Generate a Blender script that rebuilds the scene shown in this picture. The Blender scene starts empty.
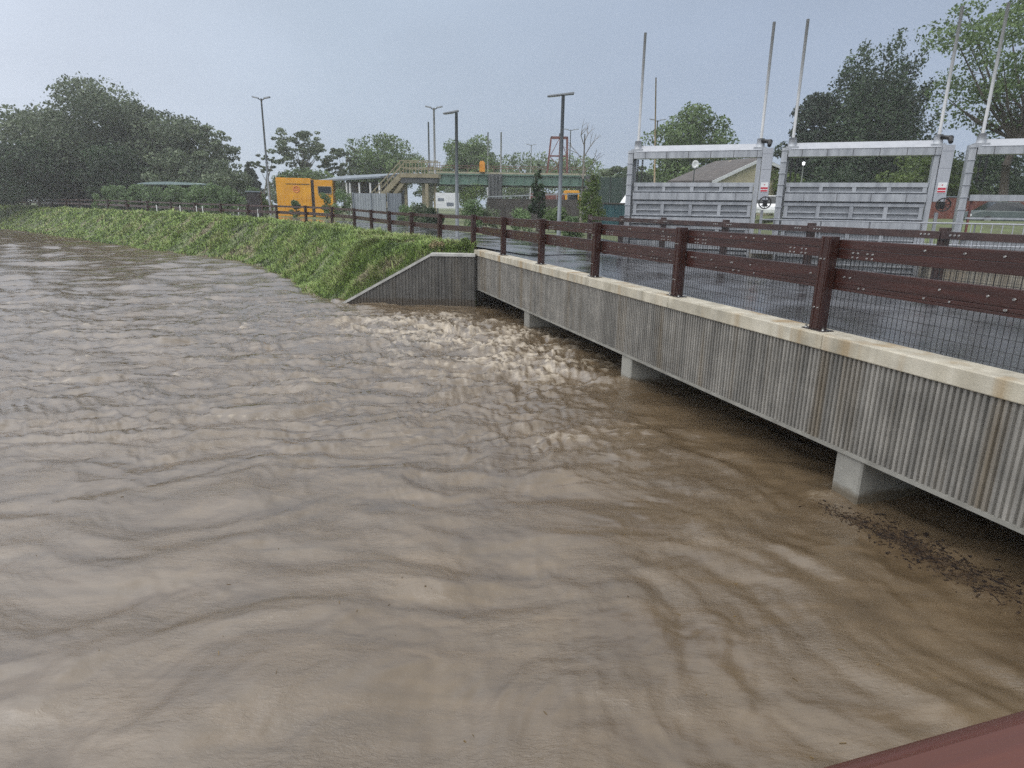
import bpy, math, random
import numpy as np
from mathutils import Vector, Matrix

R = math.radians
sc = bpy.context.scene
col = sc.collection
random.seed(7)

# ------------------------------------------------------------------ camera, sky, sun, exposure
CAM_Z = 3.27
cam = bpy.data.objects.new("camera", bpy.data.cameras.new("camera"))
col.objects.link(cam)
cam.data.sensor_width = 36.0
cam.data.lens = 636.3 / 1024 * 36.0
cam.data.clip_start = 0.05
cam.data.clip_end = 3000
cam.matrix_world = Matrix.Translation((0, 0, CAM_Z)) @ Matrix.Rotation(R(90 - 15.551), 4, 'X') @ Matrix.Rotation(R(0.883), 4, 'Z')
sc.camera = cam

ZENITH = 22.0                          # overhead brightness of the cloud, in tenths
SUN_EL, SUN_AZ = 54.0, -148.0          # azimuth from +Y, negative is to the left of the view
world = bpy.data.worlds.new("World")
sc.world = world
world.use_nodes = True
wt = world.node_tree
for n_ in list(wt.nodes):
    wt.nodes.remove(n_)
wo = wt.nodes.new("ShaderNodeOutputWorld")
bg = wt.nodes.new("ShaderNodeBackground")
sky = wt.nodes.new("ShaderNodeTexSky")
sky.sky_type = 'NISHITA'
sky.sun_disc = False
sky.sun_elevation = R(SUN_EL)
sky.sun_rotation = R(SUN_AZ)
sky.dust_density = 6.0
sky.air_density = 1.2
hs = wt.nodes.new("ShaderNodeHueSaturation")
hs.inputs['Saturation'].default_value = 0.5
# soft cloud layer of an overcast sky: mixes the clear sky towards an even grey
tc = wt.nodes.new("ShaderNodeTexCoord")
mp = wt.nodes.new("ShaderNodeMapping")
mp.inputs['Scale'].default_value = (1.6, 1.6, 4.0)
nz = wt.nodes.new("ShaderNodeTexNoise")
nz.inputs['Scale'].default_value = 1.3
nz.inputs['Detail'].default_value = 5.0
nz.inputs['Roughness'].default_value = 0.5
wt.links.new(tc.outputs['Generated'], mp.inputs[0])
wt.links.new(mp.outputs[0], nz.inputs['Vector'])
sep = wt.nodes.new("ShaderNodeSeparateXYZ")
wt.links.new(tc.outputs['Generated'], sep.inputs[0])
# brighter cloud to the west (left), heavier cloud to the east
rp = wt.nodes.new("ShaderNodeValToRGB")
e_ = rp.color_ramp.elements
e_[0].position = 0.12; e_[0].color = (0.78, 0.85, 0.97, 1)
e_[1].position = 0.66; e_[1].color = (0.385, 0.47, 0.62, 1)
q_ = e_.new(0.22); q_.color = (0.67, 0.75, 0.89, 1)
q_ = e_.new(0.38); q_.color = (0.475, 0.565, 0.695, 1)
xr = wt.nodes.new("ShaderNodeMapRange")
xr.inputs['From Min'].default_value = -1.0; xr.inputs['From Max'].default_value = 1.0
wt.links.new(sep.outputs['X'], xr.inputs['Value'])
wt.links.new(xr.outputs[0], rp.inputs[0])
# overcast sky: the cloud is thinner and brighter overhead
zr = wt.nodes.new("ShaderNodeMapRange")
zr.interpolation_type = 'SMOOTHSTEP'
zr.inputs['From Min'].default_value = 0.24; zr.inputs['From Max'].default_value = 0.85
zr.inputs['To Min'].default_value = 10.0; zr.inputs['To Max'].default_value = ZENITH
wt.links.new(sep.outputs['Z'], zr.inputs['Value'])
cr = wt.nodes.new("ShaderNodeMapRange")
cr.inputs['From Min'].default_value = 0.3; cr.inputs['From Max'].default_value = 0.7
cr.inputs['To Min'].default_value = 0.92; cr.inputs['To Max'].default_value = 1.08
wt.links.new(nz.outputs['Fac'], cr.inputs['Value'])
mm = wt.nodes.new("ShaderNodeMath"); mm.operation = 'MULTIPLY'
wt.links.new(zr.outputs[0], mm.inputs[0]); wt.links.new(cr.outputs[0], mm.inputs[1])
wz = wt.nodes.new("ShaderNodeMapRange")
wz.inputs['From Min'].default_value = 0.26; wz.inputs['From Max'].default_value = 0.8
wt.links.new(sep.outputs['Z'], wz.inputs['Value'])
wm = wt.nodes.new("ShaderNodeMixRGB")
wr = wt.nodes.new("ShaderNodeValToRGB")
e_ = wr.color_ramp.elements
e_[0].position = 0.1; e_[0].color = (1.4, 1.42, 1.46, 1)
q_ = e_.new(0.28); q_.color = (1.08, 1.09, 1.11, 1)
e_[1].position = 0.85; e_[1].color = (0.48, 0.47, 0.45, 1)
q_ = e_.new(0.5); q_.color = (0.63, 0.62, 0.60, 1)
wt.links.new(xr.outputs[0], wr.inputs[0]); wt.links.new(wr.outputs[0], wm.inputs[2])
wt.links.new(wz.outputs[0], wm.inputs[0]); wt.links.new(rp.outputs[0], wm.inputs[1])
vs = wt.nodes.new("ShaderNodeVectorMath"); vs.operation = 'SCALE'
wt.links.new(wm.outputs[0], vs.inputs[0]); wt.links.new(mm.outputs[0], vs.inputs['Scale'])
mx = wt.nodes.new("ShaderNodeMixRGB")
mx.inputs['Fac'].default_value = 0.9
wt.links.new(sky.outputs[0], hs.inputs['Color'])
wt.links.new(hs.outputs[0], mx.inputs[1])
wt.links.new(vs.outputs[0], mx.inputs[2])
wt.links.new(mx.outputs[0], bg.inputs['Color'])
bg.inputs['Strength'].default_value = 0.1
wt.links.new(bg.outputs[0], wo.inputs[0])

sun = bpy.data.objects.new("sun", bpy.data.lights.new("sun", 'SUN'))
col.objects.link(sun)
sun.data.energy = 1.5
sun.data.angle = R(80)
sun.data.color = (1.0, 0.97, 0.93)
sd = Vector((math.sin(R(SUN_AZ)) * math.cos(R(SUN_EL)), math.cos(R(SUN_AZ)) * math.cos(R(SUN_EL)), math.sin(R(SUN_EL))))
sun.rotation_euler = sd.to_track_quat('Z', 'Y').to_euler()

sc.view_settings.view_transform = 'Standard'
sc.view_settings.look = 'None'
sc.view_settings.gamma = 1.0
sc.view_settings.exposure = 0.0
DENOISE = False
sc.cycles.use_adaptive_sampling = False
sc.cycles.sample_clamp_indirect = 2.5
sc.cycles.max_bounces = 5
sc.cycles.diffuse_bounces = 3
sc.cycles.glossy_bounces = 3
sc.cycles.transmission_bounces = 2
sc.cycles.volume_bounces = 2
sc.cycles.use_denoising = DENOISE
HAZE = 0.0009

# ------------------------------------------------------------------ helpers: objects
def tag(o, label=None, cat=None, group=None, kind=None):
    for k, v in (("label", label), ("category", cat), ("group", group), ("kind", kind)):
        if v:
            o[k] = v
    return o

def empty(name, loc=(0, 0, 0), rz=0.0, label=None, cat=None, group=None):
    o = bpy.data.objects.new(name, None)
    col.objects.link(o)
    o.location = loc
    o.rotation_euler = (0, 0, rz)
    o.empty_display_size = 0.2
    return tag(o, label, cat, group)

def link_mesh(name, me, mats, parent=None):
    o = bpy.data.objects.new(name, me)
    col.objects.link(o)
    for m in (mats if isinstance(mats, (list, tuple)) else [mats]):
        me.materials.append(m)
    if parent is not None:
        o.parent = parent
    return o

def again(src, parent=None, loc=None, rz=None):
    c = src.copy()
    col.objects.link(c)
    c.parent = parent
    if loc is not None:
        c.location = loc
    if rz is not None:
        c.rotation_euler = (0, 0, rz)
    return c

def copy_tree(o, parent=None):
    c = o.copy()
    col.objects.link(c)
    c.parent = parent
    for ch in list(o.children):
        copy_tree(ch, c)
    return c

class MB:
    """Collects boxes, bars, tubes and prisms into one mesh."""
    def __init__(self):
        self.v, self.f, self.mi, self.sm = [], [], [], []
    def face(self, idx, m=0, s=False):
        self.f.append(idx); self.mi.append(m); self.sm.append(s)
    def hexa(self, p, m=0):
        b = len(self.v)
        self.v += [tuple(q) for q in p]
        for q in ((0, 3, 2, 1), (4, 5, 6, 7), (0, 1, 5, 4), (1, 2, 6, 5), (2, 3, 7, 6), (3, 0, 4, 7)):
            self.face([b + i for i in q], m)
    def box(self, x0, x1, y0, y1, z0, z1, m=0):
        self.hexa([(x0, y0, z0), (x1, y0, z0), (x1, y1, z0), (x0, y1, z0), (x0, y0, z1), (x1, y0, z1), (x1, y1, z1), (x0, y1, z1)], m)
    def bar(self, a, b, w, h, m=0, up=(0, 0, 1)):
        a, b, up = Vector(a), Vector(b), Vector(up)
        d = (b - a).normalized()
        s = d.cross(up)
        if s.length < 1e-4:
            s = d.cross(Vector((1, 0, 0)))
        s.normalize()
        u = s.cross(d).normalized()
        s *= w / 2; u *= h / 2
        self.hexa([a - s - u, a + s - u, b + s - u, b - s - u, a - s + u, a + s + u, b + s + u, b - s + u], m)
    def tube(self, a, b, r0, r1=None, n=8, m=0, caps=True):
        r1 = r0 if r1 is None else r1
        a, b = Vector(a), Vector(b)
        d = (b - a).normalized()
        s = d.cross(Vector((0, 0, 1)))
        if s.length < 1e-3:
            s = Vector((1, 0, 0))
        s.normalize()
        u = s.cross(d)
        k = len(self.v)
        for c, r in ((a, r0), (b, r1)):
            for i in range(n):
                t = 2 * math.pi * i / n
                self.v.append(tuple(c + (s * math.cos(t) + u * math.sin(t)) * r))
        for i in range(n):
            j = (i + 1) % n
            self.face([k + i, k + j, k + n + j, k + n + i], m, True)
        if caps:
            self.face([k + i for i in range(n)], m)
            self.face([k + n + i for i in reversed(range(n))], m)
    def prism(self, pts, axis, a, b, m=0):
        """pts: 2D outline; axis 'x','y','z' is the extrusion axis from a to b."""
        k = len(self.v); n = len(pts)
        for c in (a, b):
            for p, q in pts:
                self.v.append({'x': (c, p, q), 'y': (p, c, q), 'z': (p, q, c)}[axis])
        for i in range(n):
            j = (i + 1) % n
            self.face([k + i, k + j, k + n + j, k + n + i], m)
        self.face([k + i for i in reversed(range(n))], m)
        self.face([k + n + i for i in range(n)], m)
    def ring(self, c, ax_u, ax_v, rad, r, n=20, k=6, m=0):
        c, U, V = Vector(c), Vector(ax_u).normalized(), Vector(ax_v).normalized()
        N = U.cross(V)
        b = len(self.v)
        for i in range(n):
            t = 2 * math.pi * i / n
            d = U * math.cos(t) + V * math.sin(t)
            for j in range(k):
                q = 2 * math.pi * j / k
                self.v.append(tuple(c + d * (rad + r * math.cos(q)) + N * r * math.sin(q)))
        for i in range(n):
            for j in range(k):
                i2, j2 = (i + 1) % n, (j + 1) % k
                self.face([b + i * k + j, b + i2 * k + j, b + i2 * k + j2, b + i * k + j2], m, True)
    def build(self, name, mats, parent=None, bevel=0.0):
        me = bpy.data.meshes.new(name)
        me.from_pydata(self.v, [], self.f)
        me.polygons.foreach_set("material_index", self.mi)
        me.polygons.foreach_set("use_smooth", self.sm)
        me.update()
        o = link_mesh(name, me, mats, parent)
        if bevel:
            bv = o.modifiers.new("bevel", 'BEVEL')
            bv.width = bevel; bv.segments = 2; bv.limit_method = 'ANGLE'
        return o

def np_mesh(name, verts, quads, smooth=False, attrs=None):
    me = bpy.data.meshes.new(name)
    nv, nf = len(verts), len(quads)
    k = quads.shape[1]
    me.vertices.add(nv)
    me.vertices.foreach_set("co", np.ascontiguousarray(verts, np.float32).ravel())
    me.loops.add(nf * k)
    me.loops.foreach_set("vertex_index", np.ascontiguousarray(quads, np.int32).ravel())
    me.polygons.add(nf)
    me.polygons.foreach_set("loop_start", np.arange(0, nf * k, k, dtype=np.int32))
    if smooth:
        me.polygons.foreach_set("use_smooth", np.ones(nf, bool))
    for nm, a in (attrs or {}).items():
        at = me.attributes.new(nm, 'FLOAT', 'POINT')
        at.data.foreach_set("value", np.ascontiguousarray(a, np.float32))
    me.update(calc_edges=True)
    return me

# ------------------------------------------------------------------ helpers: noise
def gnoise(x, y, seed=0):
    xi, yi = np.floor(x), np.floor(y)
    xf, yf = x - xi, y - yi
    xi = xi.astype(np.int64); yi = yi.astype(np.int64)
    def g(ix, iy, fx, fy):
        h = (ix * 374761393 + iy * 668265263 + seed * 974711) & 0xffffffff
        h = ((h ^ (h >> 13)) * 1274126177) & 0xffffffff
        h = h ^ (h >> 16)
        a = (h & 0xffff) * (2 * np.pi / 65536)
        return np.cos(a) * fx + np.sin(a) * fy
    u = xf * xf * xf * (xf * (xf * 6 - 15) + 10)
    v = yf * yf * yf * (yf * (yf * 6 - 15) + 10)
    a = g(xi, yi, xf, yf); b = g(xi + 1, yi, xf - 1, yf)
    c = g(xi, yi + 1, xf, yf - 1); d = g(xi + 1, yi + 1, xf - 1, yf - 1)
    return ((a + (b - a) * u) + ((c + (d - c) * u) - (a + (b - a) * u)) * v) * 1.5

def fbm(x, y, seed, oct_=3, gain=0.5):
    s, a = 0.0, 1.0
    for i in range(oct_):
        s = s + a * gnoise(x * 2 ** i, y * 2 ** i, seed + 17 * i)
        a *= gain
    return s

def sstep(a, b, x):
    t = np.clip((x - a) / (b - a), 0, 1)
    return t * t * (3 - 2 * t)

# ------------------------------------------------------------------ helpers: materials
def nodes_of(name):
    m = bpy.data.materials.new(name)
    m.use_nodes = True
    nt = m.node_tree
    return m, nt, nt.nodes['Principled BSDF']

def mat(name, c1, c2=None, rough=0.6, scale=4.0, stretch=(1, 1, 1), metal=0.0, bump=0.0, bscale=30.0, rough2=None, spec=0.5, detail=5.0, lo=0.35, hi=0.65):
    m, nt, p = nodes_of(name)
    p.inputs['Roughness'].default_value = rough
    p.inputs['Metallic'].default_value = metal
    p.inputs['Specular IOR Level'].default_value = spec
    tcn = nt.nodes.new("ShaderNodeTexCoord")
    mpn = nt.nodes.new("ShaderNodeMapping")
    mpn.inputs['Scale'].default_value = stretch
    nt.links.new(tcn.outputs['Object'], mpn.inputs[0])
    nn = nt.nodes.new("ShaderNodeTexNoise")
    nn.inputs['Scale'].default_value = scale
    nn.inputs['Detail'].default_value = detail
    nt.links.new(mpn.outputs[0], nn.inputs['Vector'])
    rr = nt.nodes.new("ShaderNodeValToRGB")
    c2 = c2 or tuple(c * 0.75 for c in c1)
    rr.color_ramp.elements[0].position = lo
    rr.color_ramp.elements[1].position = hi
    rr.color_ramp.elements[0].color = (*c2, 1)
    rr.color_ramp.elements[1].color = (*c1, 1)
    nt.links.new(nn.outputs['Fac'], rr.inputs[0])
    nt.links.new(rr.outputs[0], p.inputs['Base Color'])
    if rough2 is not None:
        mr = nt.nodes.new("ShaderNodeMapRange")
        mr.inputs['From Min'].default_value = 0.4
        mr.inputs['From Max'].default_value = 0.6
        mr.inputs['To Min'].default_value = rough
        mr.inputs['To Max'].default_value = rough2
        nt.links.new(nn.outputs['Fac'], mr.inputs['Value'])
        nt.links.new(mr.outputs[0], p.inputs['Roughness'])
    if bump:
        bn = nt.nodes.new("ShaderNodeTexNoise")
        bn.inputs['Scale'].default_value = bscale
        bn.inputs['Detail'].default_value = 4
        nt.links.new(mpn.outputs[0], bn.inputs['Vector'])
        bp = nt.nodes.new("ShaderNodeBump")
        bp.inputs['Strength'].default_value = bump
        bp.inputs['Distance'].default_value = 0.02
        nt.links.new(bn.outputs['Fac'], bp.inputs['Height'])
        nt.links.new(bp.outputs[0], p.inputs['Normal'])
    return m

def leaf_mat(name, dark, light, trans=0.25):
    m, nt, p = nodes_of(name)
    at = nt.nodes.new("ShaderNodeAttribute"); at.attribute_name = "tint"
    rr = nt.nodes.new("ShaderNodeValToRGB")
    rr.color_ramp.elements[0].color = (*dark, 1)
    rr.color_ramp.elements[1].color = (*light, 1)
    nt.links.new(at.outputs['Fac'], rr.inputs[0])
    nt.links.new(rr.outputs[0], p.inputs['Base Color'])
    p.inputs['Roughness'].default_value = 0.55
    p.inputs['Specular IOR Level'].default_value = 0.3
    tr = nt.nodes.new("ShaderNodeBsdfTranslucent")
    nt.links.new(rr.outputs[0], tr.inputs['Color'])
    mix = nt.nodes.new("ShaderNodeMixShader")
    mix.inputs[0].default_value = trans
    nt.links.new(p.outputs[0], mix.inputs[1])
    nt.links.new(tr.outputs[0], mix.inputs[2])
    nt.links.new(mix.outputs[0], nt.nodes['Material Output'].inputs['Surface'])
    return m

def stained_concrete(name, base, dark, rust, rust_amount, streak=9.0, rough=0.55):
    """Grey concrete with dark run-off streaks and brown rust runs, both stretched along Z."""
    m, nt, p = nodes_of(name)
    N, L = nt.nodes, nt.links
    t = N.new("ShaderNodeTexCoord")
    def noise(sc_, scale, det=4):
        mpn = N.new("ShaderNodeMapping"); mpn.inputs['Scale'].default_value = sc_
        L.new(t.outputs['Object'], mpn.inputs[0])
        q = N.new("ShaderNodeTexNoise"); q.inputs['Scale'].default_value = scale; q.inputs['Detail'].default_value = det
        L.new(mpn.outputs[0], q.inputs['Vector'])
        return q
    def ramp(q, a, b):
        r = N.new("ShaderNodeMapRange"); r.inputs['From Min'].default_value = a; r.inputs['From Max'].default_value = b
        L.new(q.outputs['Fac'], r.inputs['Value'])
        return r
    s1 = ramp(noise((1, 1, 0.06), streak), 0.35, 0.7)
    s2 = ramp(noise((1, 1, 1), 3.0, 8), 0.3, 0.7)
    s3 = ramp(noise((1, 1, 0.05), 2.6, 4), 0.53, 0.68)
    m1 = N.new("ShaderNodeMixRGB"); m1.inputs[1].default_value = (*base, 1); m1.inputs[2].default_value = (*dark, 1)
    L.new(s1.outputs[0], m1.inputs[0])
    m2 = N.new("ShaderNodeMixRGB"); m2.blend_type = 'MULTIPLY'; m2.inputs[0].default_value = 0.65
    g = N.new("ShaderNodeMapRange"); g.inputs['To Min'].default_value = 0.6; g.inputs['To Max'].default_value = 1.2
    L.new(s2.outputs[0], g.inputs['Value'])
    L.new(m1.outputs[0], m2.inputs[1]); L.new(g.outputs[0], m2.inputs[2])
    m3 = N.new("ShaderNodeMixRGB"); m3.inputs[2].default_value = (*rust, 1)
    ra = N.new("ShaderNodeMath"); ra.operation = 'MULTIPLY'; ra.inputs[1].default_value = rust_amount
    L.new(s3.outputs[0], ra.inputs[0]); L.new(ra.outputs[0], m3.inputs[0]); L.new(m2.outputs[0], m3.inputs[1])
    L.new(m3.outputs[0], p.inputs['Base Color'])
    p.inputs['Roughness'].default_value = rough
    bn = noise((1, 1, 1), 45.0, 6)
    bp = N.new("ShaderNodeBump"); bp.inputs['Strength'].default_value = 0.35; bp.inputs['Distance'].default_value = 0.01
    L.new(bn.outputs['Fac'], bp.inputs['Height']); L.new(bp.outputs[0], p.inputs['Normal'])
    return m

M = {}
M['fascia'] = stained_concrete('ribbed_concrete', (0.27, 0.258, 0.235), (0.15, 0.145, 0.133), (0.14, 0.105, 0.06), 0.6)
M['coping'] = stained_concrete('coping_concrete', (0.52, 0.485, 0.40), (0.38, 0.345, 0.265), (0.29, 0.20, 0.095), 0.85, 6.0)
M['pier'] = mat('pier_concrete', (0.30, 0.295, 0.265), (0.22, 0.215, 0.195), 0.5, 2.0, bump=0.2)
def add_tide(m, z0, z1, dark):
    nt = m.node_tree; p = nt.nodes['Principled BSDF']
    src = p.inputs['Base Color'].links[0].from_socket
    t = nt.nodes.new("ShaderNodeTexCoord"); sp = nt.nodes.new("ShaderNodeSeparateXYZ"); nt.links.new(t.outputs['Object'], sp.inputs[0])
    n = nt.nodes.new("ShaderNodeTexNoise"); n.inputs['Scale'].default_value = 5.0; nt.links.new(t.outputs['Object'], n.inputs['Vector'])
    a = nt.nodes.new("ShaderNodeMath"); a.operation = 'MULTIPLY_ADD'; a.inputs[1].default_value = -0.16
    nt.links.new(n.outputs['Fac'], a.inputs[0]); nt.links.new(sp.outputs['Z'], a.inputs[2])
    k = nt.nodes.new("ShaderNodeMapRange"); k.inputs['From Min'].default_value = z1; k.inputs['From Max'].default_value = z0
    nt.links.new(a.outputs[0], k.inputs['Value'])
    x = nt.nodes.new("ShaderNodeMixRGB"); x.inputs[2].default_value = (*dark, 1)
    nt.links.new(k.outputs[0], x.inputs[0]); nt.links.new(src, x.inputs[1]); nt.links.new(x.outputs[0], p.inputs['Base Color'])
add_tide(M['pier'], 0.03, 0.10, (0.13, 0.11, 0.08))
M['wing'] = stained_concrete('wing_concrete', (0.125, 0.121, 0.112), (0.068, 0.066, 0.062), (0.14, 0.12, 0.09), 0.3)
add_tide(M['wing'], 0.10, 0.22, (0.07, 0.058, 0.045))
M['wing_cap'] = mat('wing_cap_concrete', (0.50, 0.50, 0.48), (0.36, 0.36, 0.345), 0.5, 3.0, bump=0.2)
M['drip'] = mat('drip_concrete', (0.27, 0.265, 0.24), (0.19, 0.185, 0.165), 0.5, 4.0)
M['slab'] = mat('slab_concrete', (0.10, 0.095, 0.09), (0.06, 0.058, 0.055), 0.7, 1.5)
M['rail'] = mat('dark_red_plank', (0.052, 0.0185, 0.0145), (0.029, 0.0115, 0.0095), 0.42, 3.0, (0.4, 6, 6), bump=0.15, bscale=20, rough2=0.28)
M['post'] = mat('dark_red_post', (0.047, 0.0175, 0.0135), (0.027, 0.011, 0.009), 0.4, 3.0, (6, 6, 0.5), bump=0.15, bscale=20, rough2=0.28)
M['far_rail'] = mat('brown_plank', (0.06, 0.034, 0.03), (0.035, 0.021, 0.02), 0.45, 3.0)
M['bolt'] = mat('bolt_steel', (0.40, 0.40, 0.39), (0.28, 0.28, 0.28), 0.35, 30, metal=0.7)
M['plate'] = mat('base_plate_steel', (0.06, 0.05, 0.05), (0.03, 0.03, 0.03), 0.4, 10, metal=0.3)
M['wire'] = mat('mesh_wire', (0.05, 0.05, 0.055), (0.03, 0.03, 0.03), 0.5, 10, metal=0.2)
M['asphalt'] = mat('wet_asphalt', (0.085, 0.084, 0.090), (0.045, 0.045, 0.049), 0.03, 0.9, rough2=0.26, bump=0.05, bscale=60, spec=1.0)
M['galv'] = mat('galvanised_steel', (0.40, 0.42, 0.45), (0.25, 0.265, 0.29), 0.42, 5.0, (1, 1, 0.14), metal=0.2, bump=0.05, lo=0.3, hi=0.62)
M['galv_dark'] = mat('galvanised_recess', (0.31, 0.325, 0.345), (0.23, 0.245, 0.265), 0.5, 2.5, (1, 1, 0.4), metal=0.25)
M['galv_light'] = mat('galvanised_light', (0.38, 0.40, 0.44), (0.33, 0.35, 0.39), 0.38, 5.0, (1, 1, 0.2), metal=0.1, lo=0.3, hi=0.6)
M['joint'] = mat('joint_dark', (0.09, 0.09, 0.1), None, 0.6)
M['black'] = mat('black_cast_iron', (0.015, 0.015, 0.017), (0.01, 0.01, 0.01), 0.4, 8)
M['white'] = mat('white_paint', (0.75, 0.76, 0.77), (0.66, 0.67, 0.68), 0.4, 4)
M['red'] = mat('sign_red', (0.5, 0.03, 0.06), (0.42, 0.03, 0.05), 0.4, 4)
M['pole'] = mat('lamp_pole_steel', (0.17, 0.19, 0.21), (0.12, 0.135, 0.15), 0.5, 5, (1, 1, .3), metal=0.2)
M['pole_light'] = mat('pale_pole_steel', (0.40, 0.41, 0.42), (0.32, 0.33, 0.34), 0.45, 5, (1, 1, .3))
M['lens'] = mat('lamp_lens', (0.45, 0.46, 0.47), None, 0.2, 5)
M['yellow'] = mat('cabin_yellow', (0.78, 0.37, 0.022), (0.62, 0.28, 0.02), 0.45, 1.2)
M['orange'] = mat('machine_orange', (0.75, 0.30, 0.02), None, 0.45, 2)
M['dark'] = mat('dark_opening', (0.022, 0.022, 0.024), (0.015, 0.015, 0.017), 0.5, 2)
M['window'] = mat('dark_window_glass', (0.02, 0.025, 0.03), None, 0.08, 2)
M['logo'] = mat('faded_red_paint', (0.72, 0.22, 0.10), None, 0.5, 4)
M['roof_grey'] = mat('grey_sheet_roof', (0.17, 0.20, 0.23), (0.13, 0.155, 0.18), 0.4, 1.5)
M['clad'] = mat('grey_cladding', (0.30, 0.325, 0.35), (0.22, 0.245, 0.27), 0.5, 3, (5, 5, 0.3))
M['clad_blue'] = mat('blue_grey_cladding', (0.20, 0.225, 0.26), (0.15, 0.17, 0.20), 0.5, 3, (5, 5, 0.3))
M['beige'] = mat('beige_painted_steel', (0.30, 0.26, 0.17), (0.21, 0.18, 0.12), 0.55, 2)
M['green_steel'] = mat('green_painted_steel', (0.11, 0.19, 0.15), (0.08, 0.145, 0.115), 0.5, 1.2)
M['ballast'] = mat('pale_deck_edge', (0.36, 0.34, 0.24), (0.27, 0.25, 0.18), 0.7, 1.5)
M['rust'] = mat('rust_red_steel', (0.19, 0.065, 0.055), (0.12, 0.045, 0.04), 0.6, 2)
M['bridge_pier'] = mat('dark_stone_pier', (0.10, 0.105, 0.11), (0.06, 0.065, 0.07), 0.7, 1.2, (1, 1, .4))
M['dark_wall'] = mat('dark_brown_wall', (0.06, 0.05, 0.045), (0.035, 0.03, 0.028), 0.7, 1.2)
M['brown_panel'] = mat('dark_brown_panel', (0.035, 0.028, 0.03), (0.024, 0.02, 0.021), 0.6, 2)
M['house_wall'] = mat('cream_render', (0.55, 0.49, 0.34), (0.47, 0.42, 0.29), 0.7, 1.2)
M['house_roof'] = mat('brown_grey_tiles', (0.085, 0.074, 0.070), (0.052, 0.046, 0.044), 0.6, 2.5, bump=0.4, bscale=8)
M['brick'] = mat('red_brick', (0.22, 0.075, 0.055), (0.14, 0.05, 0.04), 0.7, 3)
M['car_grey'] = mat('grey_green_car_paint', (0.10, 0.125, 0.125), (0.085, 0.105, 0.105), 0.25, 2)
M['tyre'] = mat('tyre_rubber', (0.02, 0.02, 0.02), None, 0.7, 5)
M['teal'] = mat('teal_painted_metal', (0.025, 0.085, 0.10), (0.018, 0.06, 0.07), 0.45, 2)
M['bark'] = mat('bark', (0.085, 0.068, 0.052), (0.05, 0.042, 0.034), 0.8, 3, (4, 4, 0.6), bump=0.5)
M['bark_pale'] = mat('pale_bark', (0.18, 0.165, 0.14), (0.11, 0.10, 0.085), 0.8, 3, (4, 4, 0.6), bump=0.5)
M['wood'] = mat('weathered_pale_wood', (0.34, 0.26, 0.16), (0.26, 0.2, 0.12), 0.7, 3)
M['tent'] = mat('blue_grey_sheet', (0.25, 0.33, 0.33), (0.2, 0.27, 0.28), 0.45, 1)
M['net'] = mat('dark_green_screen', (0.03, 0.055, 0.045), (0.022, 0.042, 0.035), 0.7, 2)
M['flotsam'] = mat('dark_flotsam', (0.10, 0.065, 0.035), (0.016, 0.011, 0.009), 0.9, 22, spec=0.2, lo=0.42, hi=0.75)
M['dead_leaf'] = mat('dead_leaf', (0.20, 0.13, 0.04), (0.07, 0.05, 0.03), 0.5, 1.5)
M['leaf_locust'] = leaf_mat('locust_leaves', (0.032, 0.052, 0.032), (0.18, 0.225, 0.13))
M['leaf_round'] = leaf_mat('broad_leaves', (0.030, 0.060, 0.022), (0.18, 0.26, 0.095))
M['leaf_dark'] = leaf_mat('dark_leaves', (0.006, 0.014, 0.008), (0.056, 0.098, 0.042))
M['leaf_bright'] = leaf_mat('bright_leaves', (0.035, 0.065, 0.018), (0.15, 0.21, 0.055))
M['leaf_needle'] = leaf_mat('needle_leaves', (0.012, 0.025, 0.016), (0.04, 0.065, 0.035), 0.1)
M['leaf_shrub'] = leaf_mat('shrub_leaves', (0.035, 0.07, 0.028), (0.19, 0.28, 0.12))

def grass_material():
    m, nt, p = nodes_of('bank_grass')
    a = nt.nodes.new("ShaderNodeAttribute"); a.attribute_name = "tint"
    r = nt.nodes.new("ShaderNodeValToRGB")
    e = r.color_ramp.elements
    e[0].position = 0.0; e[0].color = (0.03, 0.05, 0.016, 1)
    e[1].position = 1.0; e[1].color = (0.34, 0.30, 0.21, 1)
    for pos, c in ((0.22, (0.10, 0.16, 0.045)), (0.5, (0.235, 0.35, 0.085)), (0.74, (0.32, 0.37, 0.145))):
        q = e.new(pos); q.color = (*c, 1)
    nt.links.new(a.outputs['Fac'], r.inputs[0])
    nt.links.new(r.outputs[0], p.inputs['Base Color'])
    p.inputs['Roughness'].default_value = 0.5
    p.inputs['Specular IOR Level'].default_value = 0.25
    ge = nt.nodes.new("ShaderNodeNewGeometry")
    va = nt.nodes.new("ShaderNodeVectorMath"); va.operation = 'MULTIPLY_ADD'
    va.inputs[1].default_value = (0.55, 0.55, 0.55); va.inputs[2].default_value = (-0.15, -0.25, 0.9)
    vn = nt.nodes.new("ShaderNodeVectorMath"); vn.operation = 'NORMALIZE'
    nt.links.new(ge.outputs['Normal'], va.inputs[0]); nt.links.new(va.outputs[0], vn.inputs[0]); nt.links.new(vn.outputs[0], p.inputs['Normal'])
    tr = nt.nodes.new("ShaderNodeBsdfTranslucent"); nt.links.new(r.outputs[0], tr.inputs['Color'])
    mix = nt.nodes.new("ShaderNodeMixShader"); mix.inputs[0].default_value = 0.25
    nt.links.new(p.outputs[0], mix.inputs[1]); nt.links.new(tr.outputs[0], mix.inputs[2])
    nt.links.new(mix.outputs[0], nt.nodes['Material Output'].inputs['Surface'])
    return m
M['grass'] = grass_material()
M['soil'] = mat('grassy_soil', (0.11, 0.145, 0.05), (0.07, 0.075, 0.04), 0.8, 0.9, detail=8, bump=0.6, bscale=6)

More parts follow.
